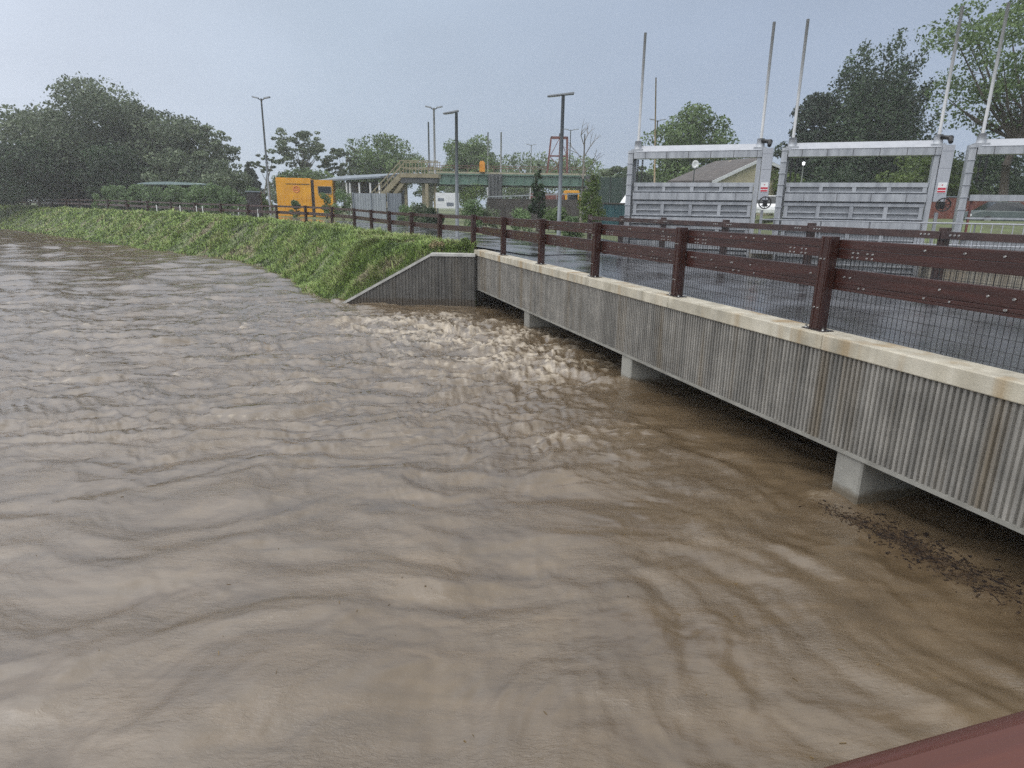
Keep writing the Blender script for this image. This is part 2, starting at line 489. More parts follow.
def water_material():
    m, nt, p = nodes_of('muddy_flood_water')
    N, L = nt.nodes, nt.links
    t = N.new("ShaderNodeTexCoord")
    def noise(scl, rot, scale, det, rough=0.5, dist=0.0):
        q = N.new("ShaderNodeMapping"); q.inputs['Scale'].default_value = scl; q.inputs['Rotation'].default_value = (0, 0, rot)
        L.new(t.outputs['Object'], q.inputs[0])
        n = N.new("ShaderNodeTexNoise"); n.inputs['Scale'].default_value = scale
        n.inputs['Detail'].default_value = det; n.inputs['Roughness'].default_value = rough; n.inputs['Distortion'].default_value = dist
        L.new(q.outputs[0], n.inputs['Vector'])
        return n
    # silt colour
    c = noise((1, 1, 1), 0.3, 0.7, 6, 0.55, 0.8)
    r = N.new("ShaderNodeValToRGB")
    r.color_ramp.elements[0].position = 0.3; r.color_ramp.elements[0].color = (0.088, 0.062, 0.036, 1)
    r.color_ramp.elements[1].position = 0.7; r.color_ramp.elements[1].color = (0.128, 0.093, 0.056, 1)
    L.new(c.outputs['Fac'], r.inputs[0])
    sk = noise((0.5, 2.2, 1), 0.35, 1.6, 6, 0.6, 1.2)
    sr = N.new("ShaderNodeMapRange"); sr.inputs['From Min'].default_value = 0.3; sr.inputs['From Max'].default_value = 0.7
    sr.inputs['To Min'].default_value = 0.80; sr.inputs['To Max'].default_value = 1.2
    L.new(sk.outputs['Fac'], sr.inputs['Value'])
    sm = N.new("ShaderNodeMixRGB"); sm.blend_type = 'MULTIPLY'; sm.inputs[0].default_value = 1.0
    L.new(r.outputs[0], sm.inputs[1]); L.new(sr.outputs[0], sm.inputs[2])
    # foam: froth carried on the broken crests
    fa = N.new("ShaderNodeAttribute"); fa.attribute_name = "foam"
    fn = noise((1, 2.4, 1), -0.2, 11.0, 8, 0.72, 0.8)
    ad = N.new("ShaderNodeMath"); ad.operation = 'MULTIPLY_ADD'; ad.inputs[1].default_value = 1.5
    sb = N.new("ShaderNodeMath"); sb.operation = 'SUBTRACT'; sb.inputs[1].default_value = 0.56
    L.new(fn.outputs['Fac'], sb.inputs[0])
    L.new(sb.outputs[0], ad.inputs[0]); L.new(fa.outputs['Fac'], ad.inputs[2])
    fr = N.new("ShaderNodeMapRange"); fr.inputs['From Min'].default_value = 0.22; fr.inputs['From Max'].default_value = 1.15
    L.new(ad.outputs[0], fr.inputs['Value'])
    mx_ = N.new("ShaderNodeMixRGB"); mx_.inputs[2].default_value = (0.38, 0.325, 0.25, 1)
    L.new(fr.outputs[0], mx_.inputs[0]); L.new(sm.outputs[0], mx_.inputs[1])
    sa = N.new("ShaderNodeAttribute"); sa.attribute_name = "scum"
    sx = N.new("ShaderNodeMixRGB"); sx.inputs[2].default_value = (0.030, 0.019, 0.013, 1)
    L.new(sa.outputs['Fac'], sx.inputs[0]); L.new(mx_.outputs[0], sx.inputs[1])
    L.new(sx.outputs[0], p.inputs['Base Color'])
    ro = N.new("ShaderNodeMapRange"); ro.inputs['To Min'].default_value = 0.11; ro.inputs['To Max'].default_value = 0.6
    L.new(fr.outputs[0], ro.inputs['Value']); L.new(ro.outputs[0], p.inputs['Roughness'])
    p.inputs['IOR'].default_value = 1.85
    # small ripples and rain pocks
    n1 = noise((1, 1.9, 1), 0.25, 3.4, 5, 0.6, 0.5)
    n1.noise_type = 'RIDGED_MULTIFRACTAL'
    rp_ = noise((1, 1.6, 1), 0.2, 0.8, 3)
    rpm = N.new('ShaderNodeMapRange'); rpm.inputs['From Min'].default_value = 0.4; rpm.inputs['From Max'].default_value = 0.62
    rpm.inputs['To Min'].default_value = 0.22; rpm.inputs['To Max'].default_value = 0.95
    L.new(rp_.outputs['Fac'], rpm.inputs['Value'])
    n2 = noise((1, 2.3, 1), 0.15, 14.0, 6, 0.68, 0.6)
    vo = N.new("ShaderNodeTexVoronoi"); vo.inputs['Scale'].default_value = 4.2; vo.inputs['Randomness'].default_value = 1.0
    L.new(t.outputs['Object'], vo.inputs['Vector'])
    def math_(op, a, b_=None):
        k_ = N.new("ShaderNodeMath"); k_.operation = op
        for i_, q in enumerate((a, b_)):
            if q is None:
                continue
            if isinstance(q, (int, float)):
                k_.inputs[i_].default_value = q
            else:
                L.new(q, k_.inputs[i_])
        return k_.outputs[0]
    ring = math_('MULTIPLY', math_('SINE', math_('MULTIPLY', vo.outputs['Distance'], 95.0)), math_('MAXIMUM', math_('SUBTRACT', 1.0, math_('MULTIPLY', vo.outputs['Distance'], 4.5)), 0.0))
    ca_ = N.new("ShaderNodeAttribute"); ca_.attribute_name = "chop"
    st_ = math_('MULTIPLY_ADD', ca_.outputs['Fac'], 0.62); N[st_.node.name].inputs[2].default_value = 0.16
    b1 = N.new("ShaderNodeBump"); b1.inputs['Distance'].default_value = 0.032
    L.new(st_, b1.inputs['Strength'])
    b2 = N.new("ShaderNodeBump"); L.new(rpm.outputs[0], b2.inputs['Strength']); b2.inputs['Distance'].default_value = 0.0105
    b3 = N.new("ShaderNodeBump"); b3.inputs['Strength'].default_value = 0.22; b3.inputs['Distance'].default_value = 0.004
    L.new(n1.outputs['Fac'], b1.inputs['Height'])
    L.new(n2.outputs['Fac'], b2.inputs['Height']); L.new(b1.outputs[0], b2.inputs['Normal'])
    L.new(ring, b3.inputs['Height']); L.new(b2.outputs[0], b3.inputs['Normal'])
    L.new(b3.outputs[0], p.inputs['Normal'])
    return m
M['water'] = water_material()

# ------------------------------------------------------------------ setting: terrain
BANK = np.array([(-420, 330), (-230, 200), (-140, 134), (-100, 105), (-70, 84), (-49, 67), (-36.5, 55.5), (-28, 48), (-21, 41.5), (-16.4, 38.3),
                 (-13.2, 33.9), (-9.8, 28.6), (-7.7, 23.9), (-5.95, 21.5)], float)
RIVER = np.vstack([BANK, [(-1.45, 21.75), (4.8, 27.3), (19.5, 21.6), (24, 12), (14, -30), (-420, -60)]])

def seg_dist(x, y, poly):
    best = np.full(x.shape, 1e9)
    for (ax, ay), (bx, by) in zip(poly[:-1], poly[1:]):
        dx, dy = bx - ax, by - ay
        t = np.clip(((x - ax) * dx + (y - ay) * dy) / (dx * dx + dy * dy), 0, 1)
        best = np.minimum(best, np.hypot(x - ax - t * dx, y - ay - t * dy))
    return best

def inside(x, y, poly):
    c = np.zeros(x.shape, bool)
    n = len(poly)
    for i in range(n):
        (x1, y1), (x2, y2) = poly[i], poly[(i + 1) % n]
        if y1 == y2:
            continue
        hit = ((y1 > y) != (y2 > y)) & (x < (x2 - x1) * (y - y1) / (y2 - y1) + x1)
        c ^= hit
    return c

def ground_height(x, y):
    x = np.asarray(x, float); y = np.asarray(y, float)
    ins = inside(x, y, RIVER)
    db = seg_dist(x, y, BANK)
    da = seg_dist(x, y, RIVER)
    wid = 2.5 + 1.6 * sstep(30, 60, y)
    top = 1.84 + 0.42 * sstep(24, 62, np.hypot(x, y)) * sstep(2, -25, x) + 1.05 * sstep(27, 38, y) * sstep(12, 20, x)
    t = np.clip(db / wid, 0, 1)
    lump = 0.10 * fbm(x * 0.9, y * 0.9, 5, 3) * np.sin(np.pi * t) * (db < 8)
    out = top * (0.25 * t + 0.75 * t * t * (3 - 2 * t)) + lump
    wt2 = np.where(x > -2.75, 1.70, 1.70 + (x + 2.75) * 0.555)
    slope = wt2 + 0.75 * np.clip(y - 21.75, 0, None)
    out = np.where((x > -6.2) & (x < -1.2) & (y > 21.0) & (y < 26), np.minimum(out, np.maximum(slope, -0.3)), out)
    bed = -1.3 * np.clip(da / 1.2, 0, 1)
    return np.where(ins, np.maximum(bed, -1.3), out)

def axis(lo, f0, f1, hi, fine, growth):
    a = list(np.arange(f0, f1 + 1e-6, fine))
    s = fine
    while a[-1] < hi:
        s *= growth; a.append(min(a[-1] + s, hi))
    s = fine; left = [f0]
    while left[-1] > lo:
        s *= growth; left.append(max(left[-1] - s, lo))
    return np.array(left[::-1][:-1] + a)

gx = axis(-395, -17, 7, 395, 0.25, 1.022)
gy = axis(-55, 19.5, 40, 395, 0.25, 1.03)
X, Y = np.meshgrid(gx, gy)
Z = ground_height(X, Y)
nx, ny = len(gx), len(gy)
ii = np.arange(nx * ny).reshape(ny, nx)
q = np.stack([ii[:-1, :-1], ii[:-1, 1:], ii[1:, 1:], ii[1:, :-1]], -1).reshape(-1, 4)
ground = link_mesh("ground", np_mesh("ground", np.stack([X, Y, Z], -1).reshape(-1, 3), q, True), M['soil'])
tag(ground, kind="structure")

# ------------------------------------------------------------------ setting: water
def water_surface(x, y):
    r = np.hypot(x, y)
    # how rough the river runs here
    turb = np.exp(-(((x + 0.3) / 2.6) ** 2 + ((y - 14.6) / 3.2) ** 2))
    turb2 = np.exp(-(((x + 3.3) / 3.2) ** 2 + ((y - 17.9) / 2.5) ** 2))
    mid = sstep(6.0, 9.5, y) * sstep(30, 18, y) * sstep(4.5, 1.0, x + 0.33 * (y - 8)) 
    right = sstep(-1.2, 2.2, x - 0.12 * y)
    z = np.zeros_like(x)
    # warp
    wx = 0.55 * fbm(x * 0.35, y * 0.35, 21, 2); wy = 0.55 * fbm(x * 0.35 + 9, y * 0.35, 22, 2)
    xx, yy = x + wx, y + wy
    xx = xx + 0.06 * fbm(xx * 1.5, yy * 1.5, 23, 2); yy = yy + 0.06 * fbm(xx * 1.5 + 4, yy * 1.5, 24, 2)
    def rot(a):
        c, s = math.cos(a), math.sin(a)
        return c * xx + s * yy, -s * xx + c * yy
    # long waves: crests across the view on the left, along the bridge on the right
    u, v = rot(R(8))
    n = gnoise(u * 0.42, v * 1.0, 1)
    calm = 0.35 + 0.65 * sstep(-0.35, 0.5, gnoise(x * 0.22, y * 0.3, 15))
    left_wave = 0.115 * calm * (0.45 + 0.55 * sstep(5, 10, y)) * (0.55 - np.abs(n) ** 0.8) + 0.055 * gnoise(u * 0.9, v * 2.5, 2)
    u, v = rot(R(128))
    n = gnoise(u * 0.55, v * 1.35, 3)
    right_wave = 0.080 * (0.45 + 0.75 * (calm - 0.35)) * (0.5 - np.abs(n) ** 0.8) + 0.05 * gnoise(u * 1.1, v * 3.1, 4)
    fade = sstep(120, 40, r)
    z += (left_wave * (1 - right) + right_wave * right) * (0.55 + 0.45 * mid) * (0.3 + 0.7 * fade)
    z += (0.045 * gnoise(xx * 0.8, yy * 0.95, 17) + 0.014 * gnoise(xx * 1.9 + 5, yy * 2.2, 18)) * fade
    # chop
    u, v = rot(R(18))
    c1 = 0.5 - np.abs(gnoise(u * 1.8, v * 3.3, 6))
    c2 = 0.5 - np.abs(gnoise(u * 4.2 + 3, v * 6.6, 7))
    z += (0.055 * c1 + 0.026 * c2) * (0.26 + 0.95 * mid) * sstep(60, 20, r)
    z += 0.013 * gnoise(u * 8, v * 11, 8) * (0.28 + 0.75 * mid) * sstep(26, 12, r)
    z += (0.11 * gnoise(u * 0.22, v * 0.55, 9) + 0.075 * gnoise(u * 0.5, v * 1.1, 10)) * sstep(16, 34, r) * sstep(170, 80, r)
    # boil below the wing wall and the first pier
    turb3 = np.exp(-(((x - 1.2) / 1.1) ** 2 + ((y - 12.6) / 1.2) ** 2))
    T = np.clip(turb + 0.75 * turb2 + 0.45 * turb3, 0, 1.2)
    u, v = rot(R(-12))
    b1 = 0.5 - np.abs(fbm(u * 0.55, v * 1.5, 11, 2, 0.5))
    b2 = 0.45 - np.abs(fbm(u * 1.7, v * 4.0, 12, 3, 0.6))
    b3 = fbm(u * 6, v * 10, 13, 3, 0.6)
    ws = 0.25 * gnoise(xx * 1.6, yy * 1.6, 16)
    strand = 0.5 - np.abs(gnoise((u + ws) * 1.2, (v + ws) * 7.0, 14)) * 1.6
    z += T * (0.18 * b1 + 0.060 * b2 + 0.016 * b3 + 0.04)
    foam = np.clip(T * 1.2, 0, 1.1) * (sstep(0.08, 0.58, 0.60 * b1 + 0.36 * b2 + 0.58 * strand + 0.12 * b3) * 1.05 + 0.30 * np.clip(strand, 0, 1))
    foam = np.maximum(foam, 0.40 * np.clip(T, 0, 1) * (0.8 + 0.5 * gnoise(x * 1.5, y * 2.5, 54)))
    wl = np.exp(-(((y - 21.2 + 0.2 * gnoise(x * 2, y * 2, 51)) / 0.30) ** 2)) * sstep(-6.6, -5.6, x) * sstep(-0.6, -1.6, x)
    foam = np.maximum(foam, 0.55 * wl)
    # breaking crests carried downstream: (x, y, length, direction)
    for k, (cx, cy, ln, ang, h) in enumerate([(-3.75, 11.15, .75, -38, .07), (-4.6, 10.05, .8, -6, .07), (-6.1, 10.3, .9, 4, .05), (-1.45, 10.55, .65, -5, .09),
                                              (-.2, 10.7, 1.3, -3, .05), (-11.4, 15.1, 2.4, 5, .10), (-8.4, 14.6, 1.6, 8, .08), (-5.0, 8.55, 1.6, 6, .08),
                                              (-3.9, 14.9, 1.3, -8, .09), (1.7, 12.3, 1.0, -50, .09), (-2.3, 12.6, 1.5, -4, .06), (-6.7, 12.8, 1.4, 10, .08),
                                              (-1.9, 16.9, 1.2, 4, .12), (.55, 12.9, 1.3, -25, .10), (-3.1, 6.6, 1.2, 8, .03), (-5.4, 17.4, 1.2, 10, .07)]):
        a = R(ang); ca, sa = math.cos(a), math.sin(a)
        p = ca * (xx - cx) + sa * (yy - cy); w = -sa * (xx - cx) + ca * (yy - cy)
        w = w + 0.12 * gnoise(p * 1.7, p * 0 + k * 3.3, 40 + k)
        env = np.exp(-(p / ln) ** 2)
        z += h * env * np.where(w < 0, np.exp(w / 0.12), np.exp(-(w / 0.45) ** 2))
        foam = np.maximum(foam, env * np.exp(-((w + 0.02) / 0.09) ** 2) * (5.5 * h) * (0.8 + 0.6 * gnoise(xx * 5, yy * 7, 60 + k)))
    # bow waves against the piers
    for (px, py) in ((3.93, 6.9), (2.17, 11.8), (0.42, 16.9)):
        g = np.exp(-(((x - px) / 0.6) ** 2 + ((y - py) / 0.6) ** 2))
        z += 0.05 * g
        foam = np.maximum(foam, 0.55 * g * (0.7 + 0.6 * gnoise(x * 4, y * 4, 52)))
    # light streaks of froth on the open water
    wq = 0.5 * gnoise(xx * 0.8, yy * 0.8, 33)
    st = np.clip(0.15 - np.abs(gnoise(u * 0.45 + wq, v * 1.9 + wq, 31)), 0, 1) * 7.0
    foam = np.maximum(foam, st * mid * sstep(-0.05, 0.5, gnoise(u * 0.7, v * 1.1, 32)) * (0.75 + 0.5 * gnoise(u * 5, v * 7, 34)))
    bd = seg_dist(x, y, BANK)
    foam = np.maximum(foam, np.exp(-(bd / 0.35) ** 2) * (0.30 + 0.4 * gnoise(x * 2.5, y * 2.5, 53)) * (r < 70))
    z *= sstep(-0.2, 0.7, np.where(inside(x, y, RIVER), bd, 0.7))*0.7 + 0.3
    ls = -0.3285 * (x - 4.15) + 0.9445 * (y - 5.75); lo_ = 0.9445 * (x - 4.15) + 0.3285 * (y - 5.75)
    global SCUM
    SCUM = np.exp(-((lo_ + 0.05) / 0.16) ** 2) * np.exp(-((ls + 0.1) / 0.85) ** 2) * np.clip(0.55 + 1.1 * fbm(x * 4.5, y * 4.5, 55, 3), 0, 1)
    return z, foam, np.clip(mid * 0.8 + T + 0.5 * sstep(14, 40, r), 0, 1)

rr_ = np.concatenate([[0.0], np.exp(np.linspace(math.log(0.6), math.log(380), 850))])
th_ = np.radians(np.concatenate([np.linspace(-100, -48, 60)[:-1], np.linspace(-48, 48, 900), np.linspace(48, 100, 60)[1:]]))
RR, TH = np.meshgrid(rr_, th_, indexing='ij')
WX, WY = RR * np.sin(TH), RR * np.cos(TH)
WZ, WF, WC = water_surface(WX, WY)
nr, nt_ = RR.shape
ii = np.arange(nr * nt_).reshape(nr, nt_)
q = np.stack([ii[:-1, :-1], ii[1:, :-1], ii[1:, 1:], ii[:-1, 1:]], -1).reshape(-1, 4)
far_y = np.clip(WY, -50, 390)
water = link_mesh("water", np_mesh("water", np.stack([np.clip(WX, -390, 390), far_y, WZ], -1).reshape(-1, 3), q[:, ::-1], True, {"foam": WF.ravel(), "chop": WC.ravel(), "scum": SCUM.ravel()}), M['water'])
tag(water, kind="structure")

# ------------------------------------------------------------------ fence line along the bank, path behind it
CHAIN = [(-1.41, 22.36, 1.90), (-2.88, 25.09, 1.89), (-4.36, 27.82, 1.90), (-5.82, 30.6, 1.90), (-7.3, 33.5, 1.93), (-8.95, 36.7, 1.97), (-11.1, 39.9, 2.02),
         (-13.65, 43.0, 2.06), (-16.5, 45.6, 2.07), (-19.6, 48.3, 2.08), (-22.7, 50.9, 2.11), (-26.0, 53.6, 2.13), (-29.4, 56.4, 2.17), (-33.0, 59.2, 2.21), (-36.6, 62.2, 2.26),
         (-40.3, 65.3, 2.28), (-43.9, 68.7, 2.3), (-47.7, 72.2, 2.3), (-51.6, 75.9, 2.3), (-55.8, 79.5, 2.3), (-60, 83.2, 2.3), (-64.4, 87, 2.3), (-69, 91, 2.3), (-74, 95.3, 2.3), (-79, 99.6, 2.3)]
CH = np.array(CHAIN)

def offset_line(pts, off):
    t = np.gradient(pts[:, :2], axis=0)
    t /= np.linalg.norm(t, axis=1)[:, None]
    return pts[:, :2] + np.stack([t[:, 1], -t[:, 0]], 1) * off     # to the land side (right of travel)

def strip(name, pts, o0, o1, n, lift, m):
    d = np.concatenate([[0], np.cumsum(np.linalg.norm(np.diff(pts[:, :2], axis=0), axis=1))])
    s = np.arange(0, d[-1], 0.8)
    dense = np.stack([np.interp(s, d, pts[:, i]) for i in range(3)], 1)
    cols = [offset_line(dense, o) for o in np.linspace(o0, o1, n)]
    P = np.stack(cols, 1)
    zz = np.repeat(dense[:, 2:3], n, 1)
    zz = np.maximum(zz, ground_height(P[..., 0], P[..., 1])) + lift
    V = np.concatenate([P, zz[..., None]], -1).reshape(-1, 3)
    k = np.arange(len(s) * n).reshape(len(s), n)
    Q = np.stack([k[:-1, :-1], k[:-1, 1:], k[1:, 1:], k[1:, :-1]], -1).reshape(-1, 4)
    return link_mesh(name, np_mesh(name, V, Q, True), m)

ext = np.vstack([[(0.3, 19.3, 1.87)], CH])
path = strip("riverside_path", ext, 0.25, 4.6, 8, 0.012, M['asphalt'])
tag(path, kind="structure")
ap = MB()
ap.prism([(-1.45, 22.0), (4.75, 27.45), (4.2, 31.5), (-2.2, 27.0)], 'z', 1.80, 1.862)
road = ap.build("road", M['asphalt']); tag(road, kind="structure")

# ------------------------------------------------------------------ road bridge (local x along the bridge, local y towards the open water)
TH_B = R(109.18)
BX, BY = 3.78, 7.758
bridge = empty("road_bridge", (BX, BY, 0), TH_B, "long low concrete road bridge with ribbed grey side and rust stained coping over the flood", "bridge")
S0, S1, SF = -12.0, 14.98, 21.2
# ribbed outer side
prof = []
s = S0
pitch = 0.064
while s < S1 - pitch:
    prof += [(s, 0.168), (s + pitch * 0.3, 0.168), (s + pitch * 0.42, 0.198), (s + pitch * 0.88, 0.198)]
    s += pitch
prof += [(S1, 0.168), (S1, 0.02), (S0, 0.02)]
mb = MB(); mb.prism(prof[::-1], 'z', 0.612, 1.686)
fa_ = mb.build("ribbed_fascia", M['fascia'], bridge)
mb = MB(); mb.box(S0, S1, 0.02, 0.205, 0.565, 0.611)
mb.build("drip_edge", M['drip'], bridge)
mb = MB()
edges = [S0, -9.0, -6.1, -3.0, -0.28, 3.05, 6.1, 9.2, 12.2, S1]
for a, b in zip(edges[:-1], edges[1:]):
    mb.box(a + 0.004, b - 0.004, -0.16, 0.225, 1.687, 1.87)
cop = mb.build("coping", M['coping'], bridge, bevel=0.012)
mb = MB(); mb.prism([(S0, -0.163), (S1 + 0.1, -0.163), (SF, -6.5), (S0, -6.5)], 'z', 1.66, 1.862)
mb.build("deck_surface", M['asphalt'], bridge)
mb = MB(); mb.prism([(S0, 0.018), (S1, 0.018), (SF + 0.2, -6.8), (S0, -6.8)], 'z', 0.64, 1.655)
mb.build("deck_slab", M['slab'], bridge)
mb = MB(); mb.box(S0, SF - 0.3, -6.86, -6.503, 1.66, 1.875)
mb.build("coping", M['coping'], bridge, bevel=0.012)
for sp in (-6.13, -0.88, 4.39, 9.92):
    mb = MB(); mb.prism([(sp - 0.19, -6.4), (sp + 0.19, -6.4), (sp + 0.19, 0.13), (sp + 0.15, 0.17), (sp - 0.15, 0.17), (sp - 0.19, 0.13)], 'z', -1.4, 0.638)
    mb.f = mb.f
    mb2 = MB(); mb2.prism([(sp - 0.19, -6.4), (sp + 0.19, -6.4), (sp + 0.19, 0.15), (sp + 0.17, 0.17), (sp - 0.17, 0.17), (sp - 0.19, 0.15)], 'z', -1.4, 0.563)
    mb2.build("pier", M['pier'], bridge)
# abutment wall under the far end of the deck
ab = MB(); ab.prism([(-1.25, 21.75), (4.85, 27.25), (4.6, 27.6), (-1.4, 22.2)], 'z', -1.4, 1.79)
abut = ab.build("abutment_wall", M['wing']); tag(abut, "dark concrete abutment wall under the far end of the road bridge", "wall")

# ------------------------------------------------------------------ wing wall
ww = MB()
x = -1.28; outl = []
def wtop(xq):
    return 1.665 if xq > -2.75 else 1.665 + (xq + 2.75) * (1.665 + 0.12) / 3.22
pr = []
while x > -5.95:
    pr += [(x, 21.42), (x - 0.028, 21.42), (x - 0.04, 21.395), (x - 0.08, 21.395), (x - 0.092, 21.42)]
    x -= 0.11
pr = [p for p in pr if p[0] > -5.96]
k = len(ww.v)
for (px_, py_) in pr:
    ww.v.append((px_, py_, -1.3)); ww.v.append((px_, py_, wtop(px_)))
for i in range(len(pr) - 1):
    ww.face([2 * i, 2 * i + 1, 2 * i + 3, 2 * i + 2])
back = len(ww.v)
ww.v += [(-1.28, 21.78, -1.3), (-1.28, 21.78, 1.665), (-2.75, 21.78, 1.665), (-5.95, 21.78, wtop(-5.95)), (-5.95, 21.78, -1.3)]
ww.face([back, back + 4, back + 3, back + 2, back + 1])
wing = empty("wing_wall", (0, 0, 0), 0, "dark ribbed concrete wing wall sloping down into the water beside the grassy bank", "wall")
ww.build("ribbed_face", M['wing'], wing)
cp = MB()
for (xa, xb) in ((-1.28, -2.75), (-2.75, -6.0)):
    za, zb = wtop(xa), wtop(xb)
    cp.hexa([(xb, 21.36, zb), (xa, 21.36, za), (xa, 21.80, za), (xb, 21.80, zb), (xb, 21.36, zb + 0.09), (xa, 21.36, za + 0.09), (xa, 21.80, za + 0.09), (xb, 21.80, zb + 0.09)], 0)
cp.build("coping", M['wing_cap'], wing)

# ------------------------------------------------------------------ bridge railings
def make_post(name, parent, h=1.12, w=0.155, dpt=0.13, mpost=None, detail=True):
    p = MB()
    p.box(-w / 2, w / 2, -dpt / 2, dpt / 2, 0.012, h)
    # worn grooves: two slim ribs on the river face
    for gx_ in (-0.045, 0.045):
        p.box(gx_ - 0.014, gx_ + 0.014, dpt / 2 + 0.0005, dpt / 2 + 0.008, 0.03, h - 0.01)
    if detail:
        for zz in (0.28, 0.86):
            for gx_ in (-0.03, 0.03):
                p.tube((gx_, dpt / 2 + 0.006, zz), (gx_, dpt / 2 + 0.022, zz), 0.0065, n=6, m=1)
    o = p.build(name, [mpost or M['post'], M['bolt']], parent, bevel=0.006)
    if detail:
        bpt = MB(); bpt.box(-0.17, 0.17, -0.09, 0.09, 0.0, 0.012)
        for gx_ in (-0.135, 0.135):
            bpt.tube((gx_, 0.05, 0.012), (gx_, 0.05, 0.045), 0.014, n=6, m=1)
        bpt.build("base_plate", [M['plate'], M['bolt']], o)
    return o

def make_rails(parent, s_a, s_b, y, zb, rnd, mrail, detail=True):
    """upper double plank and lower deep plank between two posts, with bolts"""
    g = 0.012
    p = MB()
    p.box(s_a + g, s_b - g, y - 0.035, y + 0.035, zb + 0.985, zb + 1.085)
    p.box(s_a + g, s_b - g, y - 0.03, y + 0.03, zb + 0.87, zb + 0.978)
    if detail:
        for sx in (s_a + 0.45, s_b - 0.55):
            for i in range(2):
                for j in range(2):
                    for dx in (0, 0.2):
                        p.tube((sx + i * 0.07 + dx, y + 0.03, zb + 0.895 + j * 0.05), (sx + i * 0.07 + dx, y + 0.042, zb + 0.895 + j * 0.05), 0.0065, n=6, m=1)
        for i in range(5):
            sx = s_a + 0.2 + rnd.random() * (s_b - s_a - 0.4)
            p.tube((sx, y + 0.035, zb + 1.03), (sx, y + 0.046, zb + 1.03), 0.007, n=6, m=1)
    p.build("top_rail", [mrail, M['bolt']], parent, bevel=0.006)
    p = MB()
    p.box(s_a + g, s_b - g, y - 0.03, y + 0.03, zb + 0.58, zb + 0.75)
    p.box(s_a + g, s_b - g, y - 0.032, y + 0.032, zb + 0.535, zb + 0.576)
    p.box(s_a + g, s_b - g, y - 0.032, y + 0.032, zb + 0.50, zb + 0.531)
    if detail:
        for i in range(14):
            sx = s_a + 0.15 + rnd.random() * (s_b - s_a - 0.3); zz = rnd.choice((0.555, 0.66))
            p.tube((sx, y + 0.03, zb + zz), (sx, y + 0.044, zb + zz), 0.007, n=6, m=1)
    p.build("lower_rail", [mrail, M['bolt']], parent, bevel=0.006)

def wire_panel(parent, s_a, s_b, y, z0, z1, pitch_, hp, w):
    p = MB()
    n = int((s_b - s_a) / pitch_)
    for i in range(n + 1):
        x_ = s_a + i * pitch_
        p.box(x_ - w / 2, x_ + w / 2, y - w / 2, y + w / 2, z0, z1)
    zz = z0 + 0.03
    while zz < z1:
        p.box(s_a, s_b, y + w / 2 + 0.0005, y + w * 1.5, zz - w / 2, zz + w / 2)
        zz += hp
    p.build("wire_mesh", M['wire'], parent)

rnd = random.Random(3)
near_rail = empty("bridge_railing", (BX, BY, 1.87), TH_B, "dark red plank railing on the stained coping along the water side of the bridge", "railing")
post_s = [-9.3 + 3.1 * i for i in range(8)]          # -9.3 ... 12.4
proto = make_post("post", near_rail)
proto.location = (post_s[0], 0.03, 0)
for ps in post_s[1:]:
    c = copy_tree(proto, near_rail); c.location = (ps, 0.03, 0)
for a, b in zip(post_s[:-1], post_s[1:]):
    make_rails(near_rail, a, b, -0.085, 0, rnd, M['rail'])
make_rails(near_rail, 12.4, 14.95, -0.085, 0, rnd, M['rail'], False)
wire_panel(near_rail, -9.3, 6.2, -0.135, 0.01, 0.9, 0.062, 0.12, 0.005)

far_railing = empty("bridge_railing", (BX, BY, 1.87), TH_B, "brown plank railing along the far edge of the deck before the sluice gates", "railing")
fpost = [-3.35, 0.15, 3.68, 7.3, 10.78, 14.3, 17.4, 20.3]
proto = make_post("post", far_railing, 1.12, 0.17, 0.14, M['far_rail'], False)
proto.location = (fpost[0], -6.6, 0)
for ps in fpost[1:]:
    again(proto, far_railing, (ps, -6.6, 0))
for a, b in zip(fpost[:-1], fpost[1:]):
    p = MB()
    p.box(a + 0.01, b - 0.01, -6.56, -6.48, 0.90, 1.05)
    for sx in (a + 0.25, b - 0.4):
        for i in range(3):
            p.tube((sx + i * 0.09, -6.48, 0.98), (sx + i * 0.09, -6.465, 0.98), 0.014, n=6, m=1)
    p.build("top_rail", [M['far_rail'], M['bolt']], far_railing, bevel=0.006)
    p = MB(); p.box(a + 0.01, b - 0.01, -6.55, -6.49, 0.50, 0.62)
    p.build("lower_rail", M['far_rail'], far_railing)
wire_panel(far_railing, -3.35, 17.4, -6.47, 0.02, 0.9, 0.08, 0.12, 0.005)

# fence along the bank
fence = empty("bank_fence", (0, 0, 0), 0, "weathered dark brown two rail timber fence curving away along the top of the grassy bank", "fence")
proto = make_post("post", fence, 1.1 + 0.35, 0.16, 0.13, M['post'], False)
for i, (x, y, z) in enumerate(CHAIN):
    t = CH[min(i + 1, len(CH) - 1)] - CH[max(i - 1, 0)]
    o = proto if i == 0 else again(proto, fence)
    o.location = (x, y, z - 0.35); o.rotation_euler = (R(rnd.uniform(-1, 1)), R(rnd.uniform(-1.2, 1.2)), math.atan2(t[1], t[0]))
e0 = Vector((BX, BY, 1.87)) + Matrix.Rotation(TH_B, 3, 'Z') @ Vector((14.95, -0.085, 0))
pts = [Vector((e0.x, e0.y, 1.87))] + [Vector((c[0], c[1], c[2])) for c in CHAIN]
for a, b in zip(pts[:-1], pts[1:]):
    d_ = (b - a); d_.z = 0; d_.normalize(); sid = Vector((d_.y, -d_.x, 0)) * 0.1
    for nm, z0_, h_ in (("top_rail", 1.0, 0.12), ("lower_rail", 0.60, 0.19)):
        p = MB(); p.bar(a + sid + Vector((0, 0, z0_)), b + sid + Vector((0, 0, z0_)), 0.06, h_)
        p.build(nm, M['rail'], fence)

